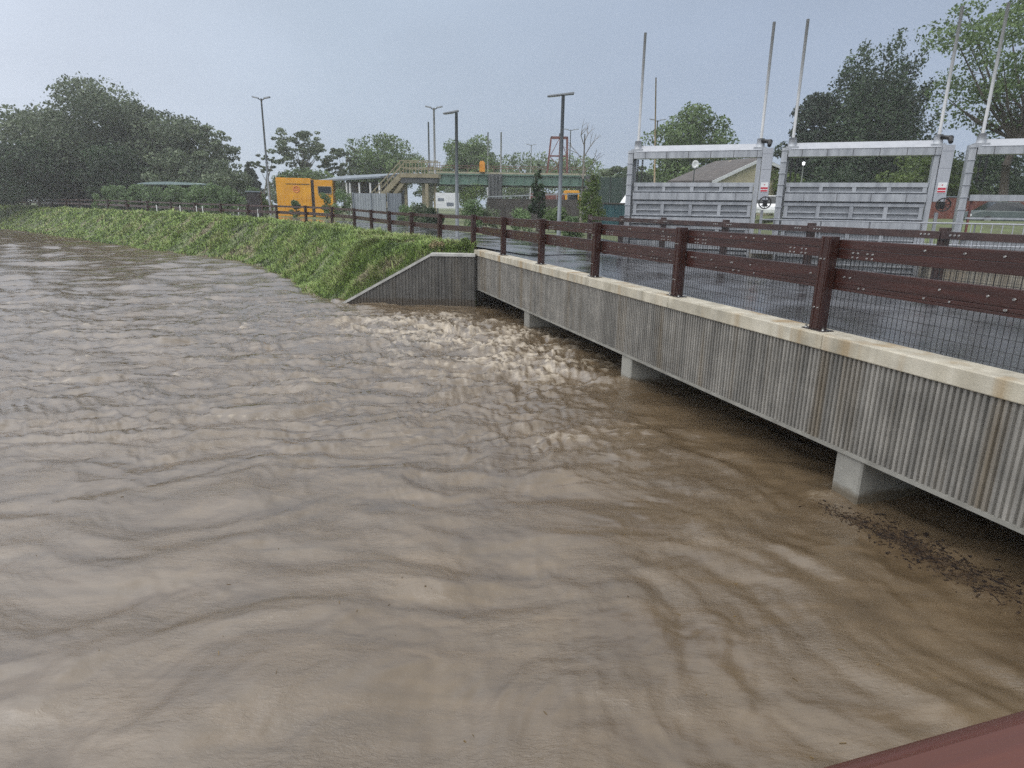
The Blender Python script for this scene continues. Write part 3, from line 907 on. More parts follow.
# the viewer's own handrail
hr = empty("handrail", (0.378, 0.36, 0.035), R(17.0), "polished reddish brown timber handrail close in front, slanting across the corner", "railing")
p = MB()
n_ = 14
outl = []
for i in range(n_ + 1):
    t = math.pi * i / n_
    outl.append((0.075 * math.cos(t), 2.80 + 0.0 + 0.035 * math.sin(t) + 0.035))
outl = [(-0.085, 2.72)] + [(-0.085, 2.80), (-0.078, 2.815), (-0.06, 2.824), (0.06, 2.824), (0.078, 2.815), (0.085, 2.80), (0.085, 2.72)]
p.prism(outl[::-1], 'x', -2.2, 2.6)
M['handrail'] = mat('reddish_varnished_timber', (0.095, 0.030, 0.020), (0.06, 0.02, 0.014), 0.32, 3.0, (0.3, 6, 6), bump=0.1, bscale=30)
p.build("rail", M['handrail'], hr, bevel=0.004)
for xq in (-1.8, 1.35):
    p = MB(); p.box(xq - 0.07, xq + 0.07, -0.08, 0.04, 0.9, 2.719); p.build("post", M['post'], hr)

# ------------------------------------------------------------------ sluice gates (local x along the row, local y away from the bridge)
G_ANG = R(-21.9)
GX, GY = 4.88, 27.0
def make_gate(t0, label, leaf):
    gx_, gy_ = GX + t0 * math.cos(G_ANG), GY + t0 * math.sin(G_ANG)
    g = empty("sluice_gate", (gx_, gy_, 0), G_ANG, label, "sluice gate", "steel sluice gates in a row behind the bridge")
    # left channel post with stiffener plates
    p = MB(); p.box(-0.33, -0.13, -0.22, 0.22, -1.0, 5.5); p.box(-0.13, -0.05, 0.06, 0.2, -1.0, 5.3, 1)
    for i in range(9):
        zz = 2.2 + i * 0.4
        p.box(-0.36, -0.10, -0.25, -0.221, zz, zz + 0.022)
    p.build("side_post", [M['galv'], M['galv_dark']], g)
    p = MB(); p.box(4.52, 4.68, -0.18, 0.2, -1.0, 5.3)
    p.build("side_post", [M['galv']], g)
    # cover panel on the drive side
    p = MB(); p.box(4.70, 5.06, -0.26, 0.16, 3.66, 5.5)
    for zz in (4.1, 4.75, 5.3):
        p.box(4.72, 5.04, -0.264, -0.261, zz, zz + 0.006, 1)
    cpn = p.build("drive_cover", [M['galv_light'], M['joint']], g, bevel=0.008)
    p = MB(); p.box(4.76, 5.02, -0.275, -0.266, 3.95, 4.29)
    p.box(4.77, 5.01, -0.279, -0.276, 4.05, 4.12, 1); p.box(4.77, 5.01, -0.279, -0.276, 3.965, 4.02, 1)
    p.box(4.87, 4.91, -0.279, -0.276, 4.19, 4.225, 1)
    p.build("warning_sign", [M['white'], M['red']], cpn)
    # head beam: sloping light cover over a plain web
    p = MB()
    p.prism([(-0.24, 5.19), (-0.24, 5.44), (0.24, 5.44), (0.24, 5.19)], 'x', -0.10, 4.69)
    p.prism([(-0.26, 5.442), (0.14, 5.69), (0.26, 5.69), (0.26, 5.442)], 'x', -0.02, 4.66, 1)
    for i in range(6):
        xx_ = 0.35 + i * 0.83
        p.box(xx_, xx_ + 0.02, -0.248, -0.2405, 5.195, 5.435, 2)
    p.build("head_beam", [M['galv'], M['galv_light'], M['joint']], g)
    # lifting stems and gear boxes
    for sx in (0.0, 4.58):
        p = MB(); p.tube((sx, 0.02, 5.69), (sx, 0.02, 9.75), 0.052, 0.052, 10)
        p.build("lifting_stem", [M['pole_light']], g)
        p = MB(); p.tube((sx, 0.02, 5.45), (sx, 0.02, 5.86), 0.16, 0.13, 12); p.box(sx - 0.22, sx + 0.22, -0.2, 0.22, 5.40, 5.55)
        p.build("gear_box", [M['galv']], g)
    p = MB(); p.tube((4.6, -0.1, 5.76), (4.92, -0.1, 5.74), 0.07, 0.07, 10); p.tube((4.9, -0.1, 5.74), (4.9, -0.28, 5.58), 0.10, 0.07, 10)
    p.build("gear_motor", [M['black']], g)
    # hand wheel
    p = MB(); p.ring((4.98, -0.50, 3.56), (1, 0, 0), (0, 0, 1), 0.21, 0.022, 24, 6)
    for i in range(4):
        a = math.pi / 4 * i
        p.bar((4.98 - 0.2 * math.cos(a), -0.50, 3.56 - 0.2 * math.sin(a)), (4.98 + 0.2 * math.cos(a), -0.50, 3.56 + 0.2 * math.sin(a)), 0.025, 0.025)
    p.tube((4.98, -0.52, 3.56), (4.98, -0.2, 3.56), 0.04, 0.04, 8)
    p.box(4.90, 5.06, -0.3, 0.0, 3.42, 3.655)
    p.build("hand_wheel", [M['black']], g)
    p = MB(); p.bar((4.90, -0.1, 1.9), (4.90, -0.1, 3.3), 0.1, 0.1)
    p.build("wheel_stand", [M['galv_dark']], g)
    # chains in the guide
    for sx in (0.06, 0.24):
        p = MB(); zz = 5.15
        while zz > 4.35:
            p.box(sx - 0.03, sx + 0.03, -0.12, -0.06, zz - 0.07, zz); zz -= 0.085
        p.build("guide_chain", [M['black']], g)
    if leaf:
        p = MB(); p.box(-0.04, 4.5, 0.0, 0.04, 0.7, 4.27, 1)
        def flange(z0_, z1_, yd, m=0):
            p.box(-0.05, 4.51, yd, -0.0005, z0_, z1_, m)
        flange(4.14, 4.29, -0.10); flange(3.945, 3.985, -0.10)
        flange(3.64, 3.90, -0.20)
        base = 3.47
        while base > 1.2:
            flange(base, base + 0.11, -0.12); flange(base - 0.25, base - 0.20, -0.08); flange(base - 0.44, base - 0.39, -0.12)
            flange(base - 0.76, base - 0.50, -0.20)
            base -= 0.93
        for i in range(5):
            xx_ = -0.02 + i * 1.095
            p.box(xx_, xx_ + 0.13, -0.09, -0.001, 3.986, 4.139); p.box(xx_, xx_ + 0.13, -0.105, -0.001, 3.03, 3.469)
            p.box(xx_, xx_ + 0.13, -0.105, -0.001, 2.1, 2.539)
            if i < 4:
                p.box(xx_ + 0.62, xx_ + 0.635, -0.206, -0.2005, 3.645, 3.895, 2)
        p.build("gate_leaf", [M['galv'], M['galv_dark'], M['joint']], g)
    else:
        p = MB(); p.box(-0.05, 4.51, -0.2, 0.0, 3.70, 3.90); p.box(-0.05, 4.51, -0.1, -0.03, 3.1, 3.16)
        p.build("cross_beam", [M['galv']], g)
        p = MB(); p.box(-0.04, 4.5, 0.0, 0.05, 0.2, 2.4)
        p.build("gate_leaf", [M['galv_dark']], g)
        for xx_ in (0.05, 1.9):
            p = MB(); p.bar((xx_, -0.05, 2.4), (xx_, -0.05, 3.7), 0.09, 0.06)
            p.build("guide_bar", [M['rust']], g)
    return g
make_gate(0.0, "raised steel sluice gate in front of the brown roofed house, with black hand wheel", True)
make_gate(5.68, "middle raised steel sluice gate in front of the tall dark tree", True)
make_gate(11.5, "steel sluice gate frame with its leaf lowered, a grey car seen through it", False)

def gate_pt(t, y, z=0.0):
    c, s_ = math.cos(G_ANG), math.sin(G_ANG)
    return Vector((GX + t * c - y * s_, GY + t * s_ + y * c, z))

def gate_pier(t0, t1, y0, y1, top, label):
    p = MB()
    xs = np.arange(t0, t1, 0.12)
    pr_ = []
    for x_ in xs:
        pr_ += [(x_, y0), (x_ + 0.05, y0), (x_ + 0.06, y0 - 0.025), (x_ + 0.105, y0 - 0.025), (x_ + 0.115, y0)]
    pr_ += [(t1, y0), (t1, y1), (t0, y1)]
    p.prism(pr_, 'z', -1.3, top)
    o = p.build("gate_pier", M['gate_wall']); o.location = (GX, GY, 0); o.rotation_euler = (0, 0, G_ANG)
    tag(o, label, "wall")
M['gate_wall'] = stained_concrete('tan_ribbed_concrete', (0.33, 0.31, 0.26), (0.22, 0.2, 0.16), (0.17, 0.12, 0.07), 0.4)
gate_pier(4.64, 5.38, -0.9, 0.8, 1.86, "tan ribbed concrete pier between the house gate and the middle gate")
gate_pier(10.34, 11.14, -1.6, 0.8, 1.86, "tan ribbed concrete pier between the middle gate and the lowered gate")
gate_pier(16.2, 17.2, -1.6, 0.8, 1.86, "tan ribbed concrete pier beyond the lowered gate")
# low ribbed side wall of the gate channel on the right, ahead of the lowered gate
gate_pier(11.2, 16.1, -1.55, -1.2, 1.75, "low tan ribbed channel wall in front of the lowered gate, seen between the railing planks")

galv = empty("handrail", (GX, GY, 0), G_ANG, "pale galvanised pipe handrail on the walkway in front of the sluice gates", "railing")
for i in range(9):
    p = MB(); xq = 5.4 + i * 1.5
    p.tube((xq, -1.75, 1.86), (xq, -1.75, 2.95), 0.024, n=8); p.build("post", M['galv_light'], galv)
for zz in (2.97, 2.62, 2.28):
    p = MB(); p.tube((4.9, -1.75, zz), (18.2, -1.75, zz), 0.024, n=8); p.build("rail", M['galv_light'], galv)
p = MB()
x = 11.3
while x < 17.5:
    p.box(x - 0.012, x + 0.012, -1.76, -1.74, 1.95, 2.95); x += 0.28
p.build("baluster_panel", M['galv_light'], galv)
p = MB(); p.hexa([(4.7, -1.85, 1.78), (18.3, -1.85, 1.78), (18.3, -0.95, 1.78), (4.7, -0.95, 1.78), (4.7, -1.85, 1.865), (18.3, -1.85, 1.865), (18.3, -0.95, 1.865), (4.7, -0.95, 1.865)])
p.build("walkway", M['galv_dark'], galv)

# ------------------------------------------------------------------ street lamps and masts
def lamp_flat(x, y, z0, top, label, left, right):
    o = empty("street_lamp", (x, y, z0), 0, label, "street lamp")
    h = top - z0
    p = MB(); p.tube((0, 0, 0), (0, 0, h), 0.085, 0.065, 10); p.build("pole", M['pole'], o)
    p = MB(); p.hexa([(-left, -0.12, h - 0.06), (right, -0.12, h + 0.04), (right, 0.12, h + 0.04), (-left, 0.12, h - 0.06), (-left, -0.1, h - 0.01), (right, -0.1, h + 0.12), (right, 0.1, h + 0.12), (-left, 0.1, h - 0.01)])
    hd = p.build("lamp_head", M['pole'], o, bevel=0.01)
    p = MB(); p.hexa([(-left + 0.05, -0.09, h - 0.075), (-0.12, -0.09, h - 0.027), (-0.12, 0.09, h - 0.027), (-left + 0.05, 0.09, h - 0.075), (-left + 0.05, -0.09, h - 0.062), (-0.12, -0.09, h - 0.014), (-0.12, 0.09, h - 0.014), (-left + 0.05, 0.09, h - 0.062)])
    p.build("lens", M['lens'], hd)
    return o
lamp_flat(1.83, 27.0, 1.8, 7.5, "thick grey street lamp with a flat wide head before the red lattice frame", 0.62, 0.42)
lamp_flat(-2.62, 30.0, 1.85, 7.2, "grey street lamp with short one sided head, right of the white notice board", 0.58, 0.1)

def lamp_double(x, y, z0, top, label, span, r, m):
    o = empty("street_lamp", (x, y, z0), 0, label, "street lamp")
    h = top - z0
    p = MB(); p.tube((0, 0, 0), (0, 0, h), r, r * 0.6, 10); p.build("pole", m, o)
    for sg in (-1, 1):
        p = MB(); p.tube((0, 0, h - 0.15), (sg * span * 0.35, 0, h), r * 0.5, r * 0.4, 6)
        k = sg * span
        a, b = sorted((sg * span * 0.3, k))
        p.hexa([(a, -0.14, h - 0.02 + (0.1 if sg < 0 else 0)), (b, -0.14, h - 0.02 + (0 if sg < 0 else 0.1)), (b, 0.14, h - 0.02 + (0 if sg < 0 else 0.1)), (a, 0.14, h - 0.02 + (0.1 if sg < 0 else 0)),
                (a, -0.1, h + 0.08 + (0.1 if sg < 0 else 0)), (b, -0.1, h + 0.08 + (0 if sg < 0 else 0.1)), (b, 0.1, h + 0.08 + (0 if sg < 0 else 0.1)), (a, 0.1, h + 0.08 + (0.1 if sg < 0 else 0))])
        p.build("lamp_head", M['pole'], o)
    return o
lamp_double(-21.5, 58, 2.0, 11.75, "tall thin two armed street lamp rising left of the yellow cabin", 0.75, 0.11, M['pole'])
lamp_double(-7.2, 60, 1.8, 11.5, "pale two armed street lamp left of the white notice board", 0.75, 0.13, M['pole_light'])
lamp_double(17.6, 85, 2.5, 13.9, "distant two armed street lamp among the round tree behind the house gate", 1.0, 0.12, M['pole'])
lamp_double(3.0, 130, 2, 14.8, "faint far two armed street lamp left of the red lattice frame", 1.0, 0.12, M['pole_light'])
lamp_double(8.85, 110, 2, 15.4, "distant two armed street lamp between the flat headed lamp and the bare tree", 1.3, 0.12, M['pole'])

def mast(x, y, z0, top, r, m, label):
    o = empty("mast", (x, y, z0), 0, label, "mast")
    p = MB(); p.tube((0, 0, 0), (0, 0, top - z0), r, r * 0.75, 8); p.build("pole", m, o)
    p = MB(); p.box(-r * 1.8, r * 1.8, -r * 1.8, r * 1.8, -0.3, 0.5); p.build("foot", M['bridge_pier'], o)
    return o
mast(-12.2, 95, 4, 14.5, 0.14, M['pole'], "dark plain mast behind the pale two armed lamp")
mast(-2.05, 95, 3.4, 13.3, 0.14, M['pole_light'], "plain grey mast over the pier of the green railway bridge")
mast(-4.1, 100, 3.4, 13.8, 0.13, M['pole_light'], "thin grey mast in front of the round tree beside the orange cabinet")
o = empty("mast", (12.4, 60, 1.8), 0, "very tall thin timber mast behind the left stem of the house gate", "mast")
p = MB(); p.tube((0.35, 0, 0), (-0.39, 0, 12.4), 0.09, 0.055, 8); p.build("pole", M['wood'], o)
o = empty("lamp_post", (17.98, 42, 2.3), 0, "small white topped lamp post lit in front of the dark tree, over the middle gate", "lamp")
p = MB(); p.tube((0, 0, 0), (0, 0, 3.75), 0.05, 0.04, 8); p.build("pole", M['pole_light'], o)
mglow, ntg, pg = nodes_of('lit_lamp_glass')
pg.inputs['Base Color'].default_value = (0.9, 0.92, 0.95, 1)
pg.inputs['Emission Color'].default_value = (0.95, 0.97, 1, 1); pg.inputs['Emission Strength'].default_value = 1.2
p = MB(); p.tube((0, 0, 3.75), (0, 0, 3.9), 0.06, 0.10, 10); p.tube((0, 0, 3.9), (0, 0, 3.95), 0.10, 0.04, 10); p.build("lamp_head", mglow, o)

# ------------------------------------------------------------------ buildings and structures at the back
# yellow site cabin
cab = empty("site_cabin", (-18.6, 57.0, 2.2), R(10), "bright yellow site cabin with a faded red round emblem and dark doorway", "cabin")
p = MB(); p.box(-1.8, 1.05, 0, 3.0, 0, 3.12); p.box(1.32, 2.85, 0.0, 3.0, 0, 3.06); p.prism([(-1.8, 3.121), (1.05, 3.121), (1.05, 3.17), (-1.8, 3.19)], 'y', 0.05, 2.9)
for i in range(8):
    xr_ = -1.6 + i * 0.36
    p.box(xr_, xr_ + 0.05, -0.018, -0.001, 0.05, 1.75)
p.build("wall", M['yellow'], cab)
p = MB(); p.box(1.051, 1.319, 0.12, 2.9, 0, 3.05); p.build("door", M['brown_panel'], cab)
p = MB(); p.box(-1.0, 0.95, -0.03, -0.002, 2.66, 2.71); p.build("canopy_rail", M['brown_panel'], cab)
p = MB(); p.box(1.68, 2.72, -0.05, -0.003, 1.95, 2.5); wnd = p.build("window", M['window'], cab)
p = MB(); p.box(1.62, 2.78, -0.06, -0.0031, 2.501, 2.55); p.box(1.62, 2.78, -0.06, -0.0031, 1.9, 1.949); p.box(1.62, 1.679, -0.06, -0.0031, 1.949, 2.501); p.box(2.721, 2.78, -0.06, -0.0031, 1.949, 2.501); p.build("frame", M['beige'], wnd)
p = MB()
p.ring((-0.15, -0.012, 2.25), (1, 0, 0), (0, 0, 1), 0.25, 0.035, 20, 6); p.bar((-0.32, -0.012, 2.22), (0.02, -0.012, 2.22), 0.02, 0.09); p.bar((-0.22, -0.012, 2.36), (-0.08, -0.012, 2.36), 0.02, 0.07)
p.build("emblem", M['logo'], cab)

# open shed with grey sheet roof
shed = empty("open_shed", (-13.4, 60.0, 1.95), R(-20), "open sided shed with a low grey sheet roof on white posts beside the yellow cabin", "shed")
p = MB(); p.hexa([(-3.8, -2.4, 3.18), (2.9, -2.4, 3.52), (2.9, 2.4, 3.75), (-3.8, 2.4, 3.5), (-3.8, -2.4, 3.32), (2.9, -2.4, 3.66), (2.9, 2.4, 4.2), (-3.8, 2.4, 3.95)])
p.build("roof", M['roof_grey'], shed)
for xq in (-3.2, -0.7, -0.35, 0.6, 1.7, 2.6):
    p = MB(); p.box(xq - 0.06, xq + 0.06, -2.1, -1.98, 0, 3.15); p.build("post", M['white'], shed)
p = MB(); p.box(-3.6, 2.8, 2.1, 2.25, 0, 3.4); p.build("back_panel", M['clad_blue'], shed)
p = MB(); p.box(1.4, 2.7, 1.3, 1.6, 1.3, 2.4); p.build("tarpaulin", M['dark'], shed)

def ribbed_panel(name, x0, y0, x1, y1, z0, h, m, label, th=0.12):
    L_ = math.hypot(x1 - x0, y1 - y0)
    o = empty(name, (x0, y0, z0), math.atan2(y1 - y0, x1 - x0), label, "fence panel")
    p = MB(); pr_ = []
    x_ = 0.0
    while x_ < L_ - 0.2:
        pr_ += [(x_, 0), (x_ + 0.1, 0), (x_ + 0.12, -0.03), (x_ + 0.18, -0.03)]; x_ += 0.2
    pr_ += [(L_, 0), (L_, th), (0, th)]
    p.prism(pr_, 'z', 0, h); p.build("ribbed_sheet", m, o)
    for i in range(int(L_ / 1.4) + 1):
        q_ = MB(); xq = min(i * 1.4, L_ - 0.08); q_.box(xq, xq + 0.07, -0.09, -0.031, 0, h + 0.05); q_.build("post", M['clad_blue'], o)
ribbed_panel("cladding_fence", -12.3, 50.3, -9.75, 50.0, 1.9, 2.2, M['clad'], "pale grey ribbed metal fence panel in front of the open shed")
ribbed_panel("cladding_fence", -9.6, 49.9, -8.55, 49.9, 1.9, 2.22, M['clad_blue'], "blue grey ribbed metal panel at the foot of the beige stairs")

# beige stair and footbridge
st = empty("stair_footbridge", (-8.75, 57, 1.9), 0, "beige steel stairway and footbridge landing rising behind the grey panels", "footbridge")
for yy in (-0.9, 0.9):
    p = MB(); p.bar((-3.6, yy, 1.0), (-0.9, yy, 3.75), 0.1, 0.42); p.bar((-3.6, yy, 2.1), (-0.9, yy, 4.85), 0.06, 0.08); p.bar((-3.6, yy, 1.6), (-0.9, yy, 4.35), 0.05, 0.06)
    for i in range(6):
        f_ = i / 5; p.bar((-3.6 + 2.7 * f_, yy, 1.1 + 2.75 * f_), (-3.6 + 2.7 * f_, yy, 2.1 + 2.75 * f_), 0.05, 0.05)
    p.build("stringer", M['beige'], st)
p = MB()
for i in range(14):
    f_ = i / 13; p.box(-3.6 + 2.7 * f_ - 0.14, -3.6 + 2.7 * f_ + 0.14, -0.85, 0.85, 1.0 + 2.75 * f_, 1.05 + 2.75 * f_)
p.build("stair_treads", M['beige'], st)
p = MB(); p.box(-0.95, 2.3, -1.0, 1.0, 3.62, 3.95); p.box(-0.9, 2.2, -0.9, 0.9, 3.2, 3.61, 1); p.build("landing", [M['beige'], M['bridge_pier']], st)
for yy in (-0.95, 0.95):
    p = MB()
    for zz in (4.4, 4.95):
        p.bar((-0.9, yy, zz), (2.3, yy, zz), 0.06, 0.07)
    for i in range(7):
        p.bar((-0.9 + i * 0.52, yy, 3.9), (-0.9 + i * 0.52, yy, 5.0), 0.05, 0.05)
    p.build("landing_railing", M['beige'], st)
for (xa, za, xb, zb) in ((-0.6, 0, -0.6, 3.62), (0.9, 0, 0.9, 3.2), (1.9, 0, 1.9, 3.2)):
    p = MB(); p.bar((xa, 0, za), (xb, 0, zb), 0.24, 0.24); p.build("leg", M['beige'], st)
for yy in (-0.75, 0.75):
    p = MB(); p.bar((-0.4, yy, 3.6), (-2.6, yy, 0.8), 0.12, 0.3); p.build("lower_brace", M['beige'], st)

# green girder railway bridge
rb = empty("railway_bridge", (0, 80, 1.9), 0, "green plate girder railway bridge on dark piers behind the street lamps", "bridge")
def girder(xa, xb):
    p = MB()
    p.box(xa, xb, -0.3, -0.2, 3.95, 5.05); p.box(xa, xb, -0.55, 0.1, 4.95, 5.1); p.box(xa, xb, -0.5, 0.05, 3.85, 3.99)
    x_ = xa + 0.3
    while x_ < xb:
        p.box(x_, x_ + 0.06, -0.45, -0.301, 3.99, 4.949); x_ += 1.1
    p.box(xa, xb, 2.6, 2.75, 3.7, 5.05)
    p.box(xa + 0.05, xb - 0.05, -0.18, 2.55, 3.75, 4.1, 1)
    return p.build("girder_span", [M['green_steel'], M['bridge_pier']], rb)
girder(-10.3, -3.2); girder(-1.55, 8.4)
p = MB(); p.box(-10.3, 8.4, -0.4, 2.8, 5.101, 5.3); p.build("deck_edge", M['ballast'], rb)
p = MB()
for zz in (5.75, 6.0):
    p.bar((-10.3, -0.3, zz), (8.4, -0.3, zz), 0.05, 0.05)
for i in range(13):
    p.bar((-10.3 + i * 1.55, -0.3, 5.3), (-10.3 + i * 1.55, -0.3, 6.02), 0.05, 0.05)
p.build("railing", M['rust'], rb)
p = MB(); p.box(-3.19, -1.56, -0.7, 3.0, 0, 5.1)
for i in range(4):
    p.box(-3.15 + i * 0.42, -2.95 + i * 0.42, -0.85, -0.701, 0, 4.9)
p.build("pier", M['bridge_pier'], rb)
p = MB(); p.box(8.4, 10.2, -1, 3.2, 0, 5.0); p.build("abutment", M['bridge_pier'], rb)
p = MB(); p.box(-10.9, -10.31, -1, 3.2, 0, 4.9); p.build("abutment", M['beige'], rb)
oc = empty("signal_cabinet", (-3.9, 79.3, 7.2), 0, "small orange trackside cabinet on the green railway bridge", "cabinet")
p = MB(); p.prism([(-0.32, 0), (0.32, 0), (0.32, 1.0), (0.15, 1.22), (-0.2, 1.22), (-0.32, 1.0)], 'y', -0.3, 0.3); p.build("cabinet_body", M['orange'], oc, bevel=0.03)
p = MB(); p.box(-0.2, 0.2, -0.32, -0.305, 0.15, 0.9); p.build("door", M['orange'], oc)

gan = empty("signal_gantry", (5.35, 84, 7.1), 0, "rust red lattice frame standing on the railway bridge behind the flat headed lamp", "gantry")
p = MB()
for yy in (0, 1.2):
    p.bar((-1.35, yy, 0), (-0.95, yy, 4.6), 0.16, 0.16); p.bar((1.2, yy, 0), (1.05, yy, 4.6), 0.16, 0.16)
    p.bar((-1.0, yy, 4.55), (1.1, yy, 4.55), 0.16, 0.2); p.bar((-1.1, yy, 2.4), (1.1, yy, 2.4), 0.1, 0.1)
p.build("frame", M['rust'], gan)
p = MB()
for (a, b) in (((-1.1, 2.2), (0.1, 4.5)), ((0.1, 4.5), (1.1, 2.3)), ((-1.2, 0.2), (1.1, 2.3)), ((1.1, 0.2), (-1.1, 2.3)), ((0.1, 4.5), (0.05, 0.1))):
    p.bar((a[0], 0.05, a[1]), (b[0], 0.05, b[1]), 0.08, 0.08)
p.build("lattice", M['rust'], gan)
p = MB(); p.tube((0.1, 0, 4.6), (0.1, 0, 5.0), 0.12, 0.1, 8); p.build("signal_lamp", M['dark'], gan)

bw = empty("boundary_wall", (1.75, 62, 1.8), 0, "dark brown boundary wall below the green railway bridge", "wall")
p = MB(); p.box(-4.35, 4.35, 0, 0.35, 0, 2.2); p.build("wall_panel", M['dark_wall'], bw)
p = MB(); p.bar((-4.35, -0.1, 2.35), (4.35, -0.1, 2.75), 0.06, 0.1)
for i in range(9):
    p.bar((-4.3 + i * 1.07, -0.1, 2.2), (-4.3 + i * 1.07, -0.1, 2.36 + i * 0.05), 0.05, 0.05)
p.build("pale_rail", M['clad'], bw)

tr = empty("parked_truck", (6.3, 72, 2.0), 0, "yellow cabbed truck parked behind the dark wall under the railway bridge", "truck")
p = MB(); p.prism([(-0.95, 0.9), (0.75, 0.9), (0.75, 2.2), (0.55, 3.05), (-0.95, 3.05)], 'y', -1.1, 1.1); p.build("cab", M['yellow'], tr, bevel=0.06)
p = MB(); p.box(-4.6, -1.05, -1.1, 1.1, 1.1, 2.7); p.build("load_bed", M['rust'], tr)
p = MB(); p.box(-0.7, 0.4, -1.13, -1.101, 2.1, 2.8); p.build("window", M['window'], tr)
for xq in (-3.8, -2.6, 0.1):
    p = MB(); p.tube((xq, -1.1, 0.5), (xq, -0.8, 0.5), 0.5, 0.5, 14); p.tube((xq, 0.8, 0.5), (xq, 1.1, 0.5), 0.5, 0.5, 14); p.build("wheel", M['tyre'], tr)

# notice board
nb = empty("notice_board", (-4.28, 42, 1.9), R(3), "white notice board with two small dark pictures in front of the railway bridge", "notice board")
p = MB(); p.box(-0.74, 0.74, 0, 0.06, 1.22, 2.17); bd = p.build("board", M['white'], nb)
p = MB(); p.box(-0.60, -0.22, -0.012, -0.002, 1.66, 1.84); p.build("picture", M['clad_blue'], bd)
p = MB(); p.box(-0.05, 0.40, -0.012, -0.002, 1.36, 1.58); p.build("picture", M['clad_blue'], bd)
for xq in (-0.62, 0.62):
    p = MB(); p.box(xq - 0.04, xq + 0.04, 0.061, 0.14, 0, 2.2); p.build("leg", M['pole'], nb)

# house
hs_ = empty("house", (15.8, 51, 1.9), 0, "cream gabled house with a broad brown tiled roof behind the left sluice gate", "house")
hw = lambda x_, y_, z_: Vector((x_ - 15.8, y_ - 51, z_ - 1.9))
E1, E2, AP, RF, RE = hw(11.9, 52, 5.25), hw(14.73, 50, 5.25), hw(19.73, 54, 7.25), hw(16.91, 57, 7.1), hw(22.6, 56.2, 6.6)
up_ = Vector((0, 0, 0.16))
gd = (AP - E2); gd.z = 0; gd.normalize(); rd = (E1 - E2).normalized()
p = MB()
f0 = E2 + gd * 0.5 + rd * 0.35; f1 = RE - gd * 0.4 + rd * 0.35; fa2 = AP + rd * 0.35 - Vector((0, 0, 0.05))
k = len(p.v)
front = [Vector((f0.x, f0.y, 0)), Vector((f1.x, f1.y, 0)), Vector((f1.x, f1.y, f1.z - 0.05)), fa2, Vector((f0.x, f0.y, f0.z + 0.12))]
for dd in (0, 2.2):
    p.v += [tuple(q_ + rd * dd * (0.62 if i_ in (0, 4) else 1)) for i_, q_ in enumerate(front)]
p.face([k, k + 1, k + 2, k + 3, k + 4]); p.face([k + 9, k + 8, k + 7, k + 6, k + 5])
for i in range(5):
    j = (i + 1) % 5; p.face([k + j, k + i, k + 5 + i, k + 5 + j])
p.build("wall", M['house_wall'], hs_)
p = MB()
p.hexa([E1, E2, AP, RF, E1 + up_, E2 + up_, AP + up_, RF + up_])
p.hexa([AP + Vector((0.02, 0, 0)), RE, RE + (RF - AP), RF + Vector((0.02, 0, 0)), AP + up_ + Vector((0.02, 0, 0)), RE + up_, RE + (RF - AP) + up_, RF + up_ + Vector((0.02, 0, 0))])
rf = p.build("roof", M['house_roof'], hs_)
o_ = -rd * 0.04
p = MB(); p.bar(E2 + o_, AP + o_, 0.05, 0.24); p.bar(AP + o_, RE + o_, 0.05, 0.24); p.build("barge_board", M['white'], rf)
wc = f0.lerp(f1, 0.45) - rd * 0.04; wc.z = 1.9
p = MB(); p.bar(wc - gd * 0.55, wc + gd * 0.55, 0.06, 1.3); w_ = p.build("window", M['window'], hs_)
ws = wc + Vector((0, 0, -0.7)); p = MB(); p.bar(ws - gd * 0.65 - rd * 0.03, ws + gd * 0.65 - rd * 0.03, 0.12, 0.08); p.build("sill", M['white'], w_)
dish = empty("satellite_dish", (12.3, 46, 1.9), 0, "small white round satellite dish on a pole in front of the brown roof", "satellite dish")
p = MB()
k = len(p.v); p.v.append((0, 0.12, 4.35))
for rg, (rad, dy) in enumerate(((0.13, 0.06), (0.24, 0.0), (0.24, 0.02), (0.13, 0.09))):
    for i in range(20):
        t = 2 * math.pi * i / 20; p.v.append((rad * math.cos(t), -0.05 + dy, 4.35 + rad * 1.15 * math.sin(t)))
p.v.append((0, 0.14, 4.35))
for i in range(20):
    j = (i + 1) % 20
    p.face([k, k + 1 + j, k + 1 + i], 0, True)
    for rg in range(3):
        p.face([k + 1 + rg * 20 + i, k + 1 + rg * 20 + j, k + 21 + rg * 20 + j, k + 21 + rg * 20 + i], 0, True)
    p.face([k + 61 + i, k + 61 + j, k + 81], 0, True)
p.build("reflector", M['white'], dish)
p = MB(); p.tube((0, 0.1, 0), (0, 0.1, 4.3), 0.04, 0.035, 8); p.build("pole", M['pole'], dish)
p = MB(); p.bar((0, 0.0, 4.0), (0.0, -0.4, 4.2), 0.03, 0.03); p.build("feed_arm", M['pole'], dish)

